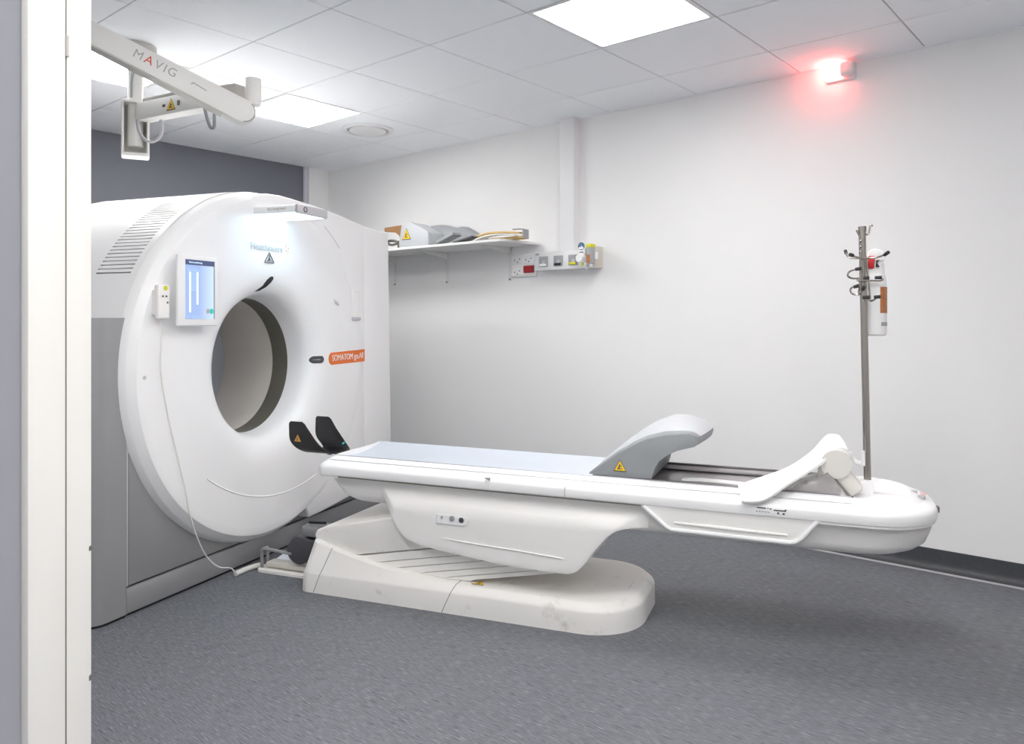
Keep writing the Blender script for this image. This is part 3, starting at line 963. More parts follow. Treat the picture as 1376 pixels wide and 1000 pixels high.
# printed scale marks on the rail
m = M()
for x, wd, z in ((-0.185, .030, .5345), (-0.150, .003, .535), (-0.143, .006, .5335), (-0.130, .040, .5300), (-0.094, .006, .5335)):
    m.box(x, x + wd, 2.8005, 2.8022, z - 0.002, z + 0.002)
for k in range(9):
    m.box(-0.187 + 0.005 * k, -0.184 + 0.005 * k, 2.8005, 2.8022, 0.520 + 0.002 * (k % 2), 0.523)
m.box(-0.118, -0.112, 2.8005, 2.8022, 0.518, 0.524); m.box(-0.101, -0.094, 2.8005, 2.8022, 0.517, 0.523)
m.xf(lambda c: sag(c) + Vector((0, 0, -0.001))); part('scale_mark', m, 'darkletter', pt, smooth=False)

# ---- cradle pad (pale) and the bare tray beyond the knee rest
def cradle(x0, x1, zedge, zmid, zb, name, material, ends=0.0, hw=0.205):
    m = M()
    loops = []
    ny = 14
    xsn = [x0 + (x1 - x0) * k / 10 for k in range(11)]
    for x in xsn:
        lp = []
        for k in range(ny + 1):
            v = -hw + 2 * hw * k / ny
            lp.append((x, YC + v, zmid + (zedge - zmid) * abs(v / hw) ** 2.2))
        for v in (hw, -hw):
            lp.append((x, YC + v, zb))
        loops.append(lp)
    m.loft(loops)
    m.xf(sag)
    return part(name, m, material, pt)
cradle(-1.992, -0.60, 0.5790, 0.553, 0.540, 'cradle_pad', 'pad', hw=0.1985)
cradle(-0.60, 0.080, 0.577, 0.556, 0.548, 'cradle_tray', 'trayliner', hw=0.199)
for v in (-0.192, 0.186):
    m = M(); m.box(-0.80, 0.085, YC + v - 0.006, YC + v + 0.006, 0.568, 0.5815, 0.002, 1); m.xf(sag)
    part('side_track', m, 'track', pt)
m = M(); m.box(-0.60, 0.05, 3.195, 3.225, 0.566, 0.5700, 0.001, 1); m.xf(sag); part('tray_strip', m, 'track', pt)
# end plate with moulded well and marks
m = M(); m.loft([[(x, y, 0.5440) for x, y in rrect(0.085, 0.318, 2.895, 3.285, 0.02, 0.14, 8)], [(x, y, 0.5625) for x, y in rrect(0.087, 0.316, 2.897, 3.283, 0.02, 0.14, 8)]], True, True); m.xf(sag)
part('end_plate', m, 'white', pt)
for (x, y, r) in ((0.335, 3.11, .010), (0.350, 3.03, .012)):
    m = M(); m.disc((x, y, 0), r, 'z', 0.562, 0.5735, 14); m.xf(sag); part('end_mark', m, 'silver', pt)
m = M(); m.box(0.352, 0.368, 3.060, 3.095, 0.5700, 0.5735, 0.001, 1); m.xf(sag); part('end_mark', m, 'pinkmark', pt)
m = M(); m.box(0.392, 0.4015, 3.00, 3.03, 0.525, 0.545, 0.002, 1); m.xf(sag); part('end_catch', m, 'track', pt)
# ---- side tray bracket on the near face
outer = [(-0.590, 0.500), (-0.497, 0.424), (-0.485, 0.418), (-0.075, 0.412), (-0.058, 0.416), (-0.036, 0.432), (0.016, 0.498)]
m = M(); m.prism(outer, 'y', 2.810, 2.850, 0.006, 3); sb = part('side_bracket', m, 'white2', pt)
rim = [2.802, 2.814]
m = M()
m.tube([(x, 2.809, z) for x, z in [(-0.582, 0.496), (-0.497, 0.428), (-0.480, 0.421), (-0.30, 0.4185), (-0.078, 0.4155), (-0.060, 0.420), (-0.038, 0.436), (0.010, 0.496)]], 0.0075, 10)
part('bracket_rim', m, 'white', sb)
m = M(); m.tube([(-0.47, 2.809, 0.447), (-0.28, 2.808, 0.4435), (-0.085, 2.809, 0.4405)], [.004, .007, .004], 8)
part('bracket_crease', m, 'white2', sb)

# ================================================================== THINGS ON THE TABLE
# black U-shaped head holder at the scanner end
hh = thing('head_holder', 'glossy black U-shaped head holder at the scanner end of table', 'head holder', (-2.18, 3.09, 0.58), ROT_SCAN)
sec = []
for v, z in ((-0.108, 0.705), (-0.106, 0.65), (-0.102, 0.606), (-0.093, 0.578), (-0.072, 0.560), (-0.036, 0.553), (0, 0.551), (0.036, 0.553), (0.072, 0.560), (0.093, 0.578), (0.102, 0.606), (0.106, 0.65), (0.108, 0.705)):
    sec.append((v, z))
fine = spline([(v, z, 0) for v, z in sec], 4)
sec = [(p.x, p.y) for p in fine]
def hx0(z):
    t = max(0, (0.64 - z) / 0.089)
    k = max(0, (z - 0.693) / 0.012)
    return -2.292 + 0.085 * min(1, t) ** 2.4 + 0.008 * min(1, k) ** 2
def hx1(z):
    t = (z - 0.551) / 0.154
    k = max(0, (z - 0.690) / 0.015)
    return -2.040 - 0.172 * max(0, t) ** 0.56 - 0.010 * min(1, k) ** 2
m = M()
th = 0.007
outer_a = [(hx0(z), YC + v, z) for v, z in sec]
outer_b = [(hx1(z), YC + v, z) for v, z in sec]
nrm = []
for i, (v, z) in enumerate(sec):
    a = sec[max(0, i - 1)]; b = sec[min(len(sec) - 1, i + 1)]
    d = Vector((b[0] - a[0], b[1] - a[1])).normalized()
    nrm.append((-d.y, d.x))
inner_a = [(x, y + n[0] * th, z + n[1] * th) for (x, y, z), n in zip(outer_a, nrm)]
inner_b = [(x, y + n[0] * th, z + n[1] * th) for (x, y, z), n in zip(outer_b, nrm)]
ring = lambda o, i: o + i[::-1]
m.loft([ring(outer_a, inner_a), ring(outer_b, inner_b)], True, True)
part('holder_shell', m, 'black', hh)
m = M(); m.box(-2.12, -2.012, YC - 0.05, YC + 0.05, 0.5500, 0.5570, 0.002, 1); part('holder_tongue', m, 'black', hh)
warning(hh, (-2.240, YC - 0.1095, 0.630), (1, 0, 0), (0, 0.02, 1), 0.042, 'amber')
m = M(); m.box(-2.112, -2.104, 3.150, 3.165, 0.577, 0.580); m.xf(lambda c: Vector((c.x, c.y, c.z + (c.y - 3.135) * 0.4))); part('holder_reflection', m, 'teal', hh)  # small teal reflection painted on the holder as a glowing patch

# grey knee rest
kr = thing('knee_rest', 'grey curved knee rest with yellow warning triangle standing on table', 'knee rest', (-0.6, 3.09, 0.575), ROT_SCAN)
topc = [(-0.815, 0.588), (-0.77, 0.622), (-0.701, 0.672), (-0.64, 0.708), (-0.587, 0.733), (-0.52, 0.750), (-0.461, 0.757), (-0.430, 0.760), (-0.407, 0.760), (-0.389, 0.756)]
botc = [(-0.376, 0.747), (-0.371, 0.733), (-0.376, 0.719), (-0.392, 0.710), (-0.43, 0.702), (-0.475, 0.692), (-0.512, 0.673), (-0.544, 0.648), (-0.562, 0.615), (-0.572, 0.580), (-0.60, 0.580), (-0.70, 0.580)]
outl = topc + botc
def lift(x):
    t = max(0.0, min(1.0, (x + 0.815) / 0.30))
    return t * (1 - 0.85 * smooth((x + 0.50) / 0.13))
m = M(); loops = []
ws = [(-0.190, 0.90), (-0.187, 0.97), (-0.178, 1.0), (-0.15, 1.0), (-0.10, 1.0), (-0.05, 1.0), (0, 1.0), (0.05, 1.0), (0.10, 1.0), (0.15, 1.0), (0.178, 1.0), (0.187, 0.97), (0.190, 0.90)]
kcx, kcz = -0.60, 0.655
for v, s in ws:
    up = 0.050 * (1 - (v / 0.19) ** 2)
    lp = []
    for i, (x, z) in enumerate(outl):
        xx = kcx + (x - kcx) * (0.97 + 0.03 * s) - 0.026 * max(0.0, (x + 0.47) / 0.10) * (v / 0.19) ** 2
        zz = z
        if i < len(topc) + 7:
            zz += up * lift(x)
            if s < 1 and i < len(topc):
                zz -= (1 - s) * 0.06
        lp.append((xx, YC + v, max(0.579, zz)))
    loops.append(lp)
m.loft(loops); part('rest_body', m, 'foam', kr)
m = M(); loops = []
for v in (-0.172, -0.165, -0.12, -0.06, 0, 0.06, 0.12, 0.165, 0.172):
    up = 0.050 * (1 - (v / 0.19) ** 2)
    e = 0.0015 if abs(v) > 0.17 else 0.005
    nose = topc[1:] + botc[:1]
    q = lambda x: x - 0.026 * max(0.0, (x + 0.47) / 0.10) * (v / 0.19) ** 2
    lp = [(q(x) + (e if x > -0.38 else 0), YC + v, z + up * lift(x) + (e if x < -0.38 else 0.001)) for x, z in nose] + [(q(x) - 0.004, YC + v, z + up * lift(x) - 0.008) for x, z in nose[::-1]]
    loops.append(lp)
m.loft(loops); part('rest_pad', m, 'foamtop', kr, label='paler grey vinyl top of the knee rest')
warning(kr, (-0.692, 2.8990, 0.622), (1, 0, 0), (0, 0, 1), 0.052)

# strap lying in the tray
m = M()
m.loft([[(x, y, z) for x, y, z in ((a, 3.00 - d, h), (a, 3.05 - d, h), (a, 3.05 - d, h + .004), (a, 3.00 - d, h + .004))] for a, d, h in ((-0.47, 0.03, .5675), (-0.40, 0.02, .568), (-0.33, 0.03, .569), (-0.25, 0.06, .572), (-0.18, .08, .575))])
solo('fixing_strap', m, 'whitestrap', (-0.35, 3.0, 0.567), ROT_SCAN, label='narrow white strap lying flat in the grey tray behind knee rest', cat='strap')

# white arm support: curved paddle, rolled joint, leg strap
asu = thing('arm_support', 'white arm support with long curved paddle near the pole end', 'arm support', (0.03, 2.97, 0.57), ROT_SCAN)
UP = [(-0.257, 2.905, 0.580), (-0.185, 2.910, 0.609), (-0.085, 2.960, 0.647), (-0.010, 3.040, 0.693), (0.028, 3.090, 0.732), (0.052, 3.115, 0.750), (0.085, 3.125, 0.748)]
LO = [(-0.233, 2.785, 0.548), (-0.162, 2.790, 0.556), (-0.082, 2.840, 0.610), (0.015, 2.920, 0.667), (0.058, 2.965, 0.702), (0.085, 2.990, 0.720), (0.112, 3.000, 0.712)]
us = spline(UP, 6); ls = spline(LO, 6)
m = M(); loops = []
for i, (a, b) in enumerate(zip(us, ls)):
    t = (us[min(i + 1, len(us) - 1)] - us[max(i - 1, 0)]).normalized()
    n = t.cross(b - a).normalized() * 0.004
    mid = (a + b) / 2
    bow = n * -1.6
    loops.append([a + n, mid + n + bow, b + n, b - n, mid - n + bow, a - n])
m.loft(loops); part('paddle', m, 'whitestrap', asu)
m = M(); m.cyl((0.072, 2.945, 0.670), (0.072, 3.075, 0.670), 0.050, 32)
bmesh.ops.bevel(m.bm, geom=[e for e in m.bm.edges if len(e.link_faces) == 2 and e.calc_face_angle(0) > 0.6], offset=0.022, segments=5, affect='EDGES')
part('joint_roll', m, 'cream', asu)
m = M()
m.lathe([(0.0505, 2.985), (0.0530, 2.990), (0.0530, 3.046), (0.0505, 3.05)], (0.072, 0, 0.670), 'y', 32); part('joint_band', m, 'whitestrap', asu)
m = M()
ax = Vector((0.62, 0, -0.785)); nn = Vector((0.785, 0, 0.62))
c0 = Vector((0.085, 2.985, 0.640)); 
m.obox(Vector((0.105, 2.992, 0.616)), ax, Vector((0, 1, 0)), nn, 0.058, 0.040, 0.027, 0.010, 3)
part('leg_strap', m, 'cream', asu)
m = M(); m.box(0.085, 0.128, 2.948, 2.965, 0.548, 0.560, 0.003, 1); part('leg_foot', m, 'seam', asu)
m = M(); m.prism([(0.006, 0.583), (0.014, 0.664), (0.018, 0.664), (0.044, 0.622), (0.040, 0.612), (0.012, 0.588)], 'y', 2.940, 2.948, 0.001, 1); part('brace', m, 'armg', asu)
m = M()
m.tube(spline([(0.105, 3.03, 0.690), (0.122, 3.06, 0.692), (0.132, 3.08, 0.672), (0.145, 3.08, 0.659), (0.164, 3.08, 0.659)], 5), 0.0085, 10); part('hook_link', m, 'whitestrap', asu)

# crumpled clear film under the arm support
m = M()
tri0 = [(-0.095, 2.900, 0.578), (0.115, 2.895, 0.560), (0.045, 2.925, 0.640), (0.0, 2.925, 0.618)]
tri1 = [(-0.080, 3.060, 0.572), (0.125, 3.060, 0.562), (0.060, 3.040, 0.640), (-0.01, 3.05, 0.610)]
m.loft([tri0, [(x, y + 0.05, z + 0.004) for x, y, z in tri0], [(x, y - 0.04, z - 0.003) for x, y, z in tri1], tri1])
bmesh.ops.subdivide_edges(m.bm, edges=m.bm.edges[:], cuts=3, use_grid_fill=True)
for v in m.bm.verts:
    v.co += Vector((random.uniform(-.004, .004), random.uniform(-.004, .004), random.uniform(-.003, .003)))
solo('plastic_film', m, 'bag', (0.02, 2.98, 0.56), ROT_SCAN, label='crumpled clear grey plastic film under the white arm support', cat='plastic film', angle=20)

# pole with clamp block
iv = thing('infusion_pole', 'tall steel infusion pole with wire hooks at table end', 'pole', (0.168, 3.08, 0.56), ROT_SCAN)
m = M(); m.cyl((0.181, 3.08, 0.57), (0.1625, 3.08, 1.508), 0.0125, 20); part('pole_tube', m, 'steel', iv)
m = M(); m.cyl((0.1632, 3.08, 1.502), (0.1625, 3.08, 1.520), 0.0142, 20); part('pole_cap', m, 'steel', iv)
m = M(); m.box(0.128, 0.197, 3.032, 3.105, 0.548, 0.600, 0.006, 3); part('clamp_block', m, 'white', iv)
m = M(); m.prism([(0.124, 0.60), (0.140, 0.618), (0.158, 0.604), (0.152, 0.588), (0.130, 0.585)], 'y', 3.028, 3.060, 0.004, 2); part('clamp_lever', m, 'white2', iv)
m = M(); m.cyl((0.1658, 3.0645, 0.652), (0.1650, 3.0645, 0.706), 0.007, 12); part('pole_tag', m, 'whitestrap', iv)
m = M()
m.tube(spline([(0.1635, 3.08, 1.500), (0.156, 3.078, 1.485), (0.157, 3.075, 1.474), (0.151, 3.073, 1.490), (0.143, 3.072, 1.507)], 5), 0.0032, 8)
m.tube(spline([(0.168, 3.08, 1.498), (0.182, 3.082, 1.490), (0.187, 3.083, 1.508), (0.190, 3.083, 1.524), (0.199, 3.083, 1.521)], 5), 0.0032, 8)
part('top_hook', m, 'steel', iv)
for z in (1.468, 1.448, 1.430):
    m = M(); m.tube(spline([(0.157, 3.066, z + .008), (0.163, 3.064, z + .004), (0.157, 3.064, z - .002), (0.153, 3.066, z - .008), (0.160, 3.066, z - .012)], 4), 0.0022, 6); part('chain_link', m, 'steel', iv)
# rack of wire hooks with black tips
def hook(pts, tips):
    m = M(); m.tube(spline(pts, 6), 0.0034, 8)
    o = part('rack_hook', m, 'steel', iv)
    for a, b in tips:
        q = M(); q.tube([a, b], [0.006, 0.0065], 10); part('hook_tip', q, 'matblack', o)
hook([(0.124, 2.99, 1.409), (0.150, 3.03, 1.404), (0.176, 3.055, 1.403), (0.210, 3.03, 1.403), (0.232, 2.99, 1.409)], [((0.128, 2.985, 1.4085), (0.118, 2.972, 1.411)), ((0.230, 2.995, 1.408), (0.240, 2.972, 1.415))])
hook([(0.112, 3.16, 1.432), (0.120, 3.13, 1.412), (0.150, 3.10, 1.406)], [((0.112, 3.162, 1.431), (0.110, 3.175, 1.441))])
hook([(0.143, 3.00, 1.361), (0.120, 3.03, 1.355), (0.114, 3.07, 1.342), (0.130, 3.08, 1.332), (0.160, 3.075, 1.332)], [((0.138, 3.003, 1.3605), (0.154, 2.994, 1.362))])
hook([(0.168, 2.985, 1.327), (0.150, 3.02, 1.325), (0.148, 3.06, 1.322), (0.185, 3.062, 1.322), (0.222, 3.06, 1.321), (0.226, 3.02, 1.324), (0.208, 2.985, 1.327)], [((0.162, 2.980, 1.327), (0.180, 2.976, 1.328)), ((0.198, 2.980, 1.328), (0.220, 2.976, 1.328))])
hook([(0.136, 3.00, 1.300), (0.122, 3.03, 1.292), (0.128, 3.07, 1.276), (0.150, 3.075, 1.272), (0.164, 3.07, 1.285)], [((0.132, 2.997, 1.297), (0.146, 2.990, 1.301)), ((0.164, 3.055, 1.290), (0.167, 3.04, 1.298))])
hook([(0.168, 2.985, 1.259), (0.180, 3.02, 1.252), (0.190, 3.05, 1.248), (0.200, 3.02, 1.252), (0.206, 2.985, 1.259)], [((0.160, 2.982, 1.259), (0.182, 2.976, 1.260)), ((0.196, 2.982, 1.260), (0.216, 2.976, 1.261))])
m = M(); m.tube([(0.164, 3.066, 1.406), (0.150, 3.066, 1.275)], 0.003, 8); m.tube([(0.176, 3.062, 1.402), (0.188, 3.050, 1.250)], 0.003, 8); m.tube([(0.158, 3.064, 1.43), (0.158, 3.066, 1.335)], 0.003, 8)
part('rack_upright', m, 'steel', iv)

# spray bottle hanging in the rack
sp = thing('spray_bottle', 'white spray bottle with red trigger hanging on the steel pole', 'spray bottle', (0.207, 3.115, 1.14), ROT_SCAN)
bc = (0.209, 3.118, 0)
m = M(); m.lathe([(0.001, 1.122), (0.030, 1.122), (0.037, 1.128), (0.0385, 1.142), (0.0385, 1.315), (0.037, 1.330), (0.0325, 1.345), (0.031, 1.352), (0.030, 1.385), (0.024, 1.392), (0.001, 1.393)], bc, 'z', 32); part('bottle_body', m, 'bottle', sp)
m = M(); m.prism([(0.180, 1.393), (0.238, 1.393), (0.240, 1.415), (0.232, 1.432), (0.215, 1.440), (0.196, 1.440), (0.183, 1.428)], 'y', 3.098, 3.138, 0.007, 3); part('spray_head', m, 'bottle', sp)
m = M(); m.prism([(0.180, 1.366), (0.203, 1.366), (0.207, 1.412), (0.184, 1.414)], 'y', 3.084, 3.110, 0.004, 2); part('spray_trigger', m, 'redplastic', sp)
m = M(); m.prism([(0.207, 1.372), (0.221, 1.372), (0.212, 1.386), (0.222, 1.398), (0.210, 1.396)], 'y', 3.078, 3.090, 0.001, 1); part('trigger_spring', m, 'matblack', sp)
m = M(); m.lathe([(0.0392, 1.205), (0.0392, 1.300)], bc, 'z', 12, radians(-70), radians(20))
for v in m.bm.verts:
    pass
part('bottle_label', m, 'amberliq', sp, label='orange brown picture label')
m = M(); m.lathe([(0.0394, 1.158), (0.0394, 1.172)], bc, 'z', 8, radians(-65), radians(-10)); part('label_print', m, 'sockgrey', sp)

# ================================================================== FOOT SWITCH AT THE TABLE BASE
fs = thing('foot_switch', 'dirty white foot switch tray with dark pedals behind table base', 'foot switch', (-2.28, 3.06, 0), ROT_SCAN)
m = M(); m.loft([[(x, y, z) for x, y in rrect(-2.440 + i, -2.10 - i, 2.925 + i, 3.26 - i, 0.03, 0.03, 4)] for i, z in ((0, 0), (0, 0.012), (0.006, 0.018), (0.022, 0.018), (0.026, 0.012))], True, True); part('switch_tray', m, 'cover', fs)
m = M(); m.box(-2.405, -2.115, 2.955, 3.02, 0.016, 0.042, 0.008, 2); part('tray_step', m, 'trunk2', fs)
m = M(); m.box(-2.400, -2.12, 3.00, 3.24, 0.020, 0.034, 0.004); m.xf(lambda c: Vector((c.x, c.y, c.z + (c.y - 3.0) * 0.16))); part('white_plate', m, 'paper', fs)
m = M()
m.tube([(-2.415, 2.945, 0.015), (-2.418, 2.945, 0.098), (-2.40, 2.945, 0.106), (-2.25, 2.95, 0.098)], 0.008, 8); m.tube([(-2.415, 2.985, 0.015), (-2.418, 2.985, 0.10)], 0.008, 8); m.tube([(-2.418, 2.945, 0.1), (-2.418, 2.985, 0.1)], 0.008, 8); part('guard_bar', m, 'grey', fs)
m = M()
pp = spline([(-2.277, 0.122, 0), (-2.262, 0.078, 0), (-2.225, 0.055, 0), (-2.185, 0.058, 0), (-2.145, 0.10, 0), (-2.122, 0.165, 0), (-2.16, 0.168, 0), (-2.226, 0.182, 0), (-2.258, 0.15, 0)], 4, True)
m.prism([(p.x, p.y) for p in pp], 'y', 2.945, 2.972, 0.005, 2); part('pedal', m, 'darkgrey', fs)
m = M(); m.box(-2.21, -2.10, 2.965, 3.06, 0.178, 0.228, 0.010, 2); part('pedal', m, 'grey', fs)
m = M(); m.cyl((-2.19, 3.0, 0.236), (-2.10, 3.0, 0.242), 0.006, 8); part('pedal_rod', m, 'seam', fs)
m = M(); m.box(-2.20, -2.10, 2.99, 3.05, 0.02, 0.185, 0.004); part('pedal_post', m, 'darkgrey', fs)

# ================================================================== OVERHEAD RADIATION-SHIELD ARM
ca = thing('overhead_support', 'white jointed overhead arm hanging from a round ceiling mount', 'overhead arm', (-3.735, 1.624, 2.48))
cb = (-3.735, 1.624, 0)
m = M(); m.lathe([(0.001, 2.479), (0.092, 2.479), (0.092, 2.425), (0.086, 2.412), (0.036, 2.405)], cb, 'z', 40); part('ceiling_mount', m, 'armg', ca)
m = M(); m.cyl((-3.735, 1.624, 2.41), (-3.735, 1.624, 2.0), 0.034, 24); part('arm_column', m, 'armw', ca)
A = Vector((-3.735, 1.624, 2.155)); B = Vector((-3.02, 1.775, 2.155))
ua = (B - A).normalized(); va = Vector((0, 0, 1)).cross(ua); za = Vector((0, 0, 1))
m = M()
cs = Vector((-3.735, 1.624, 0))
# open-fronted sleeve: back, two cheeks, rounded bottom
vn = Vector((0.919, -0.395, 0)); vt = Vector((0.395, 0.919, 0))
m.obox(cs + Vector((0, 0, 2.08)) - vn * 0.050, vt, za, vn, 0.058, 0.128, 0.006, 0.003, 1)
m.obox(cs + Vector((0, 0, 2.08)) + vt * 0.054, vn, za, vt, 0.050, 0.128, 0.006, 0.003, 1)
m.obox(cs + Vector((0, 0, 2.08)) - vt * 0.054, vn, za, vt, 0.050, 0.128, 0.006, 0.003, 1)
m.obox(cs + Vector((0, 0, 1.958)), vn, vt, za, 0.050, 0.054, 0.008, 0.004, 2)
m.obox(cs + Vector((0, 0, 2.205)), vn, vt, za, 0.052, 0.056, 0.006, 0.003, 1)
part('column_sleeve', m, 'armw', ca)
m = M(); m.obox(A + ua * 0.36, ua, va, za, 0.31, 0.035, 0.042, 0.008, 2); bm_ = part('support_beam', m, 'armw', ca)
m = M(); m.obox(A + ua * 0.25 + za * 0.048, ua, va, za, 0.16, 0.030, 0.010, 0.005, 2); part('beam_cover', m, 'armg', bm_)
m = M(); m.obox(A + ua * 0.60, ua, va, za, 0.11, 0.040, 0.038, 0.010, 2); part('joint_bracket', m, 'armg', ca)
m = M(); m.cyl(B + Vector((0.045, 0.010, 0.052)), B + Vector((0.045, 0.010, -0.060)), 0.033, 28); part('joint_post', m, 'armw', ca)
nf = -va if (-va).dot(Vector((3, -1.6, 0))) > 0 else va
warning(ca, A + ua * 0.30 + nf * 0.0358, nf.cross(za) * -1, za, 0.062, 'yellow')
m = M()
for k in (-1, 1):
    m.obox(A + ua * (0.30 + 0.05 * k) + nf * 0.0358, ua, za, nf, 0.009, 0.011 if k > 0 else 0.006, 0.0008)
part('beam_mark', m, 'darkletter', ca, smooth=False)
Rr = Vector((-2.915, 1.735, 2.028)); Ll = Vector((-3.195, 1.140, 2.312))
ur = (Rr - Ll).normalized(); nv = Vector((0.919, -0.395, 0)); uv = nv.cross(ur).normalized()
if uv.z < 0:
    uv = -uv
m = M()
ln = (Rr - Ll).length
out = []
for s, hh_ in ((0.0, 0.043), (ln - 0.20, 0.047), (ln - 0.03, 0.050)):
    out.append((s, hh_))
poly = [(s, h) for s, h in out] + [(ln - 0.03 + 0.05 * cos(radians(a)), 0.050 * sin(radians(a))) for a in (60, 30, 0, -30, -60)] + [(s, -h) for s, h in out[::-1]]
m.prism(poly, 'z', -0.036, 0.036, 0.008, 2)
m.xf(lambda c: Ll + ur * c.x + uv * c.y + nv * c.z)
sa = part('spring_arm', m, 'armw', ca)
m = M(); m.prism([(0.02, -0.041), (ln - 0.10, -0.046), (ln - 0.10, -0.053), (0.02, -0.049)], 'z', -0.030, 0.0372, 0.001, 1)
m.xf(lambda c: Ll + ur * c.x + uv * c.y + nv * c.z); part('arm_underside', m, 'armg', sa)
m = M(); m.prism([(ln * .66, 0.010), (ln * .74, 0.004), (ln * .74, 0.000), (ln * .665, 0.004), (ln * .655, -0.004), (ln * .65, 0.0)], 'z', 0.0355, 0.0370)
m.xf(lambda c: Ll + ur * c.x + uv * c.y + nv * c.z); part('arm_slot', m, 'armg', sa, smooth=False)
# the word along the arm, its A in red
pos = Ll + nv * 0.0363 + uv * 0.004
sp0 = ln * 0.36
for ch, dx, mm in (('M', 0.0, 'greyletter'), ('A', 0.041, 'redletter'), ('V', 0.078, 'greyletter'), ('I', 0.104, 'greyletter'), ('G', 0.132, 'greyletter')):
    lettering('arm_lettering', ch, 0.048, pos + ur * (sp0 + dx), ur, uv, mm, sa, extrude=0.0005)
m = M(); m.tube([Ll + ur * (ln - 0.03 + 0.044 * cos(radians(a))) + uv * 0.044 * sin(radians(a)) + nv * 0.0355 for a in range(70, -71, -14)], 0.0022, 6); part('end_rim', m, 'sockgrey', sa)
m = M(); m.tube(spline([(-3.66, 1.600, 2.112), (-3.652, 1.604, 2.06), (-3.630, 1.625, 2.018), (-3.605, 1.65, 2.012), (-3.580, 1.67, 2.035), (-3.570, 1.675, 2.075), (-3.580, 1.672, 2.112)], 6), 0.007, 8); part('cable_loop', m, 'silver', ca)
m = M(); m.tube(spline([(-3.235, 1.705, 2.115), (-3.222, 1.712, 2.06), (-3.213, 1.722, 2.028), (-3.200, 1.730, 2.030), (-3.196, 1.73, 2.07), (-3.20, 1.73, 2.115)], 6), 0.007, 8); part('cable_loop', m, 'sockgrey', ca)
m = M(); m.tube(spline([(-3.700, 1.60, 2.36), (-3.690, 1.588, 2.30), (-3.694, 1.588, 2.22)], 5), 0.006, 8); part('column_cable', m, 'sockgrey', ca)

# ================================================================== SHELF AND WHAT LIES ON IT
sf = thing('wall_shelf', 'white wall shelf with rounded corner behind the scanner', 'shelf', (-4.1, 4.07, 1.69))
pl = [(-4.95, 4.068), (-4.95, 3.69)] + [(-3.275 + 0.045 * sin(radians(a)), 3.735 - 0.045 * cos(radians(a))) for a in range(0, 91, 15)] + [(-3.222, 4.068)]
m = M(); m.prism(pl, 'z', 1.682, 1.700, 0.002, 1); part('shelf_board', m, 'shelf', sf)
for x in (-4.69, -4.105, -3.485):
    m = M(); m.box(x - 0.011, x + 0.011, 4.060, 4.069, 1.455, 1.681, 0.002, 1); b = part('shelf_upright', m, 'shelf', sf)
    m = M(); m.prism([(4.06, 1.681), (3.78, 1.681), (3.78, 1.674), (4.035, 1.640), (4.06, 1.630)], 'x', x - 0.008, x + 0.008, 0.001, 1); part('shelf_bracket', m, 'shelf', b)
    for dx, z in ((0.002, 1.462), (0.0, 1.664), (-0.012, 1.652)):
        m = M(); m.disc((x + dx, 0, z), 0.0055, 'y', 4.055, 4.0605, 10); part('screw', m, 'track', b)

# brown card piece
m = M(); m.prism([(-4.461, 1.838), (-4.461, 1.868), (-4.24, 1.874), (-4.24, 1.702), (-4.252, 1.702), (-4.30, 1.800), (-4.345, 1.826)], 'y', 3.76, 3.80, 0.003, 1)
solo('card_piece', m, 'brown', (-4.3, 3.78, 1.70), label='brown bent card piece leaning behind the grey wedge on shelf', cat='card piece')
m = M(); m.tube(spline([(-4.42, 3.74, 1.755), (-4.36, 3.735, 1.762), (-4.29, 3.735, 1.750), (-4.26, 3.735, 1.706)], 5), 0.010, 10); m.tube(spline([(-4.42, 3.74, 1.755), (-4.35, 3.735, 1.730), (-4.27, 3.735, 1.738)], 5), 0.009, 10); m.box(-4.275, -4.255, 3.725, 3.745, 1.7005, 1.755, 0.003, 1)
solo('metal_clip', m, 'steel', (-4.33, 3.735, 1.70), label='small dark metal clip on the shelf left of grey wedge', cat='clip')
# wedge cushion
wg = thing('wedge_cushion', 'pale grey wedge cushion with yellow warning triangle on shelf', 'cushion', (-4.09, 3.80, 1.70))
m = M(); m.prism([(-4.236, 1.701), (-4.240, 1.735), (-4.228, 1.800), (-4.214, 1.862), (-4.150, 1.882), (-4.120, 1.880), (-3.955, 1.806), (-3.935, 1.790), (-3.930, 1.712), (-3.945, 1.701)], 'y', 3.710, 3.735, 0.006, 2); part('cushion_face', m, 'foamtop', wg)
m = M(); m.prism([(-4.230, 1.701), (-4.222, 1.800), (-4.208, 1.858), (-4.150, 1.877), (-4.120, 1.875), (-3.957, 1.801), (-3.937, 1.787), (-3.932, 1.712), (-3.945, 1.701)], 'y', 3.735, 3.87, 0.006, 2); part('cushion_body', m, 'foamtop', wg)
m = M(); m.box(-4.22, -3.96, 3.712, 3.86, 1.7003, 1.7030); part('cushion_base', m, 'track', wg)
warning(wg, (-4.158, 3.7098, 1.795), (1, 0, 0), (0, 0, 1), 0.095)
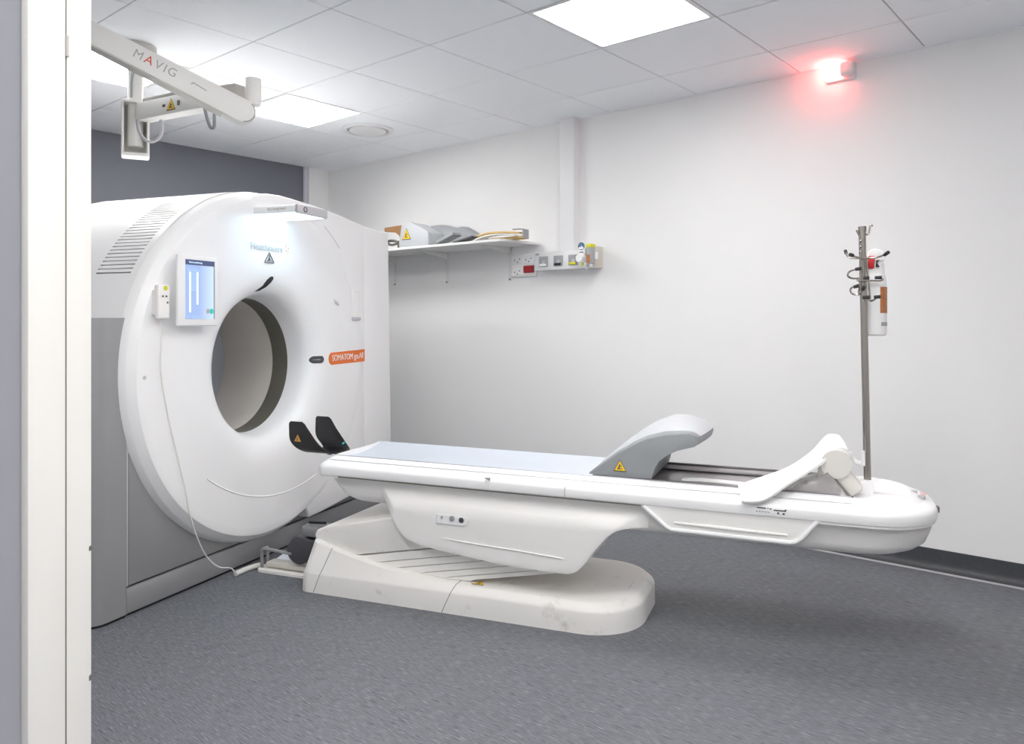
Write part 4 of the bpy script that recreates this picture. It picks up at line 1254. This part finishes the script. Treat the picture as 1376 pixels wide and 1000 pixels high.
# grey draped sheet behind and right of it
m = M(); loops = []
tp = [(-4.16, 1.868), (-4.08, 1.874), (-4.00, 1.870), (-3.92, 1.850), (-3.86, 1.840), (-3.80, 1.842), (-3.73, 1.815), (-3.66, 1.778), (-3.59, 1.745), (-3.56, 1.725)]
tp = [(p.x, p.y) for p in spline([(a, b, 0) for a, b in tp], 4)]
for y, dz, s in ((3.875, -0.075, 1.0), (3.88, -0.045, 1.0), (3.89, -0.022, 1.0), (3.92, -0.004, 1.0), (3.96, -0.002, 1.0), (3.98, -0.03, 0.98)):
    lp = [(x, y, max(1.7015, 1.701 + (z + dz - 1.701) * s)) for x, z in tp] + [(tp[-1][0] + .01, y, 1.7008), (tp[0][0], y, 1.7008)]
    loops.append(lp)
m.loft(loops)
solo('foam_sheet', m, 'greyfoam', (-3.85, 3.88, 1.70), label='large dull grey wavy foam sheet lying on the shelf', cat='foam sheet', angle=50)
m = M(); m.obox((-3.755, 3.735, 1.7385), Vector((0.955, 0, 0.296)), Vector((0, 1, 0)), Vector((-0.296, 0, 0.955)), 0.085, 0.045, 0.0105, 0.003, 2)
solo('foam_block', m, 'sockgrey', (-3.755, 3.735, 1.71), label='flat grey foam strip tilted against the grey foam sheet', cat='foam strip', group='grey foam strips on the shelf')
m = M(); m.obox((-3.60, 3.745, 1.7195), Vector((0.988, 0, 0.155)), Vector((0, 1, 0)), Vector((-0.155, 0, 0.988)), 0.09, 0.040, 0.0055, 0.002, 1)
solo('foam_block', m, 'track', (-3.60, 3.745, 1.70), label='thin dark strip on the shelf beside the ochre straps', cat='foam strip', group='grey foam strips on the shelf')
# ochre straps
def strap(name, pts, wd, material, label, base):
    m = M(); loops = []
    for p in spline(pts, 5):
        loops.append([(p.x, p.y - wd / 2, p.z), (p.x, p.y + wd / 2, p.z), (p.x, p.y + wd / 2, p.z + 0.009), (p.x, p.y - wd / 2, p.z + 0.009)])
    m.loft(loops)
    return solo(name, m, material, base, label=label, cat='strap', group='ochre straps on the shelf')
strap('ochre_strap', [(-3.57, 3.80, 1.722), (-3.49, 3.80, 1.742), (-3.40, 3.80, 1.750), (-3.28, 3.80, 1.746), (-3.15, 3.80, 1.732)], 0.07, 'strapyellow', 'ochre strap arching on top of the strap pile on shelf', (-3.35, 3.8, 1.72))
strap('ochre_strap', [(-3.52, 3.75, 1.7008), (-3.46, 3.75, 1.718), (-3.38, 3.75, 1.728), (-3.27, 3.75, 1.728), (-3.16, 3.75, 1.714)], 0.05, 'cream', 'cream strap in front of the ochre strap pile on shelf', (-3.35, 3.75, 1.70))
m = M(); m.box(-3.42, -3.14, 3.775, 3.85, 1.7005, 1.718, 0.004, 2)
solo('folded_strap', m, 'strapyellow', (-3.28, 3.81, 1.70), label='folded ochre strap at the bottom of shelf strap pile', cat='strap')
m = M()
m.tube(spline([(-3.222, 3.80, 1.766), (-3.16, 3.80, 1.764), (-3.118, 3.80, 1.756)], 4), 0.0055, 8); m.box(-3.126, -3.112, 3.775, 3.83, 1.7005, 1.760, 0.003, 1)
m.xf(lambda c: c + Vector((-0.012, 0, 0)))
solo('wire_bracket', m, 'sockgrey', (-3.12, 3.80, 1.70), label='small grey bracket behind the straps at shelf end', cat='bracket')

# ================================================================== SOCKETS AND GAS OUTLETS ON THE WALL
spn = thing('socket_panel', 'white socket panel with red switch below the shelf end', 'socket panel', (-3.36, 4.07, 1.55))
m = M(); m.box(-3.468, -3.243, 4.050, 4.069, 1.476, 1.632, 0.004); part('panel_body', m, 'trunk', spn)
for x0, x1, z0, z1 in ((-3.450, -3.352, 1.566, 1.622), (-3.350, -3.262, 1.566, 1.622), (-3.452, -3.350, 1.485, 1.560)):
    m = M(); m.box(x0, x1, 4.044, 4.051, z0, z1, 0.002, 1); p = part('outlet', m, 'white', spn)
    for dx, dz in ((0.025, 0.022), (0.05, 0.010), (0.07, 0.03)):
        m = M(); m.disc((x0 + dx, 0, z0 + dz), 0.0042, 'y', 4.041, 4.0445, 10); part('outlet_hole', m, 'darkletter', p)
m = M(); m.box(-3.346, -3.258, 4.038, 4.051, 1.500, 1.548, 0.003, 1); part('red_switch', m, 'red', spn)
m = M(); m.box(-3.300, -3.268, 4.048, 4.0495, 1.566, 1.574); part('blue_tag', m, 'skyline', spn, smooth=False)

gr_ = thing('gas_outlet_rail', 'white medical gas outlet rail with three square grey outlets', 'gas outlet rail', (-2.95, 4.07, 1.56))
m = M(); m.box(-3.185, -2.722, 3.965, 4.069, 1.505, 1.622, 0.004); part('rail_body', m, 'trunk', gr_)
m = M(); m.box(-2.724, -2.716, 3.970, 4.069, 1.508, 1.640, 0.002, 1); part('rail_end', m, 'trunk2', gr_)
for x, mk in ((-3.110, 'white'), (-2.990, 'matblack'), (-2.872, 'lime')):
    m = M(); m.box(x - 0.036, x + 0.036, 3.957, 3.967, 1.527, 1.594, 0.004); p = part('gas_outlet', m, 'sockgrey', gr_)
    m = M(); m.box(x - 0.026, x + 0.026, 3.950, 3.958, 1.530, 1.546, 0.002, 1); part('outlet_flap', m, mk, p)
    m = M(); m.disc((x + 0.006, 0, 1.555), 0.012, 'y', 3.952, 3.958, 16); part('outlet_port', m, 'silver', p)
m = M(); m.box(-3.178, -3.150, 3.9635, 3.9652, 1.604, 1.616); part('rail_sticker', m, 'sockgrey', gr_, smooth=False)

vg = thing('suction_regulator', 'white suction regulator with round blue dial on gas rail', 'regulator', (-2.775, 3.92, 1.55))
m = M(); m.disc((-2.774, 0, 1.636), 0.030, 'y', 3.915, 3.945, 32, 0.004); part('gauge_case', m, 'white', vg)
m = M(); m.disc((-2.774, 0, 1.637), 0.0245, 'y', 3.912, 3.9155, 32); part('gauge_dial', m, 'dial', vg)
m = M(); m.prism([(-2.790, 1.632), (-2.758, 1.632), (-2.756, 1.618), (-2.792, 1.618)], 'y', 3.9105, 3.9125); m.prism([(-2.776, 1.634), (-2.772, 1.640), (-2.757, 1.626)], 'y', 3.9095, 3.9112); part('gauge_needle', m, 'white', vg, smooth=False)
m = M(); m.box(-2.800, -2.748, 3.915, 3.966, 1.585, 1.612, 0.006); part('regulator_body', m, 'white', vg)
m = M(); m.box(-2.788, -2.760, 3.9125, 3.9155, 1.597, 1.602); part('regulator_mark', m, 'darkletter', vg, smooth=False)
m = M(); m.lathe([(0.001, 3.878), (0.024, 3.880), (0.027, 3.886), (0.027, 3.918), (0.020, 3.925)], (-2.770, 0, 1.561), 'y', 24); part('regulator_knob', m, 'white', vg)
m = M(); m.prism([(-2.800, 1.520), (-2.752, 1.510), (-2.746, 1.535), (-2.794, 1.545)], 'y', 3.930, 3.965, 0.003, 1); part('regulator_tag', m, 'white', vg)
m = M(); m.disc((-2.774, 0, 1.526), 0.010, 'y', 3.927, 3.931, 12); part('tag_spot', m, 'lime', vg)
m = M(); m.cyl((-2.757, 3.945, 1.512), (-2.757, 3.945, 1.490), 0.006, 10); part('hose_stub', m, 'white', vg)

fb = thing('flow_meter', 'slim grey flow meter with lime top and amber window on rail', 'flow meter', (-2.698, 3.90, 1.57))
m = M(); m.box(-2.718, -2.684, 3.885, 3.935, 1.525, 1.624, 0.004); part('meter_body', m, 'sockgrey', fb)
m = M(); m.box(-2.719, -2.683, 3.884, 3.936, 1.624, 1.646, 0.003); part('meter_cap', m, 'lime', fb)
m = M(); m.box(-2.714, -2.690, 3.8825, 3.8860, 1.530, 1.580); part('meter_window', m, 'amberliq', fb, smooth=False)
m = M(); m.box(-2.724, -2.684, 3.935, 3.968, 1.555, 1.600, 0.003); part('meter_mount', m, 'white', fb)
m = M(); m.cyl((-2.70, 3.91, 1.527), (-2.70, 3.91, 1.508), 0.008, 12); part('meter_outlet', m, 'white', fb)
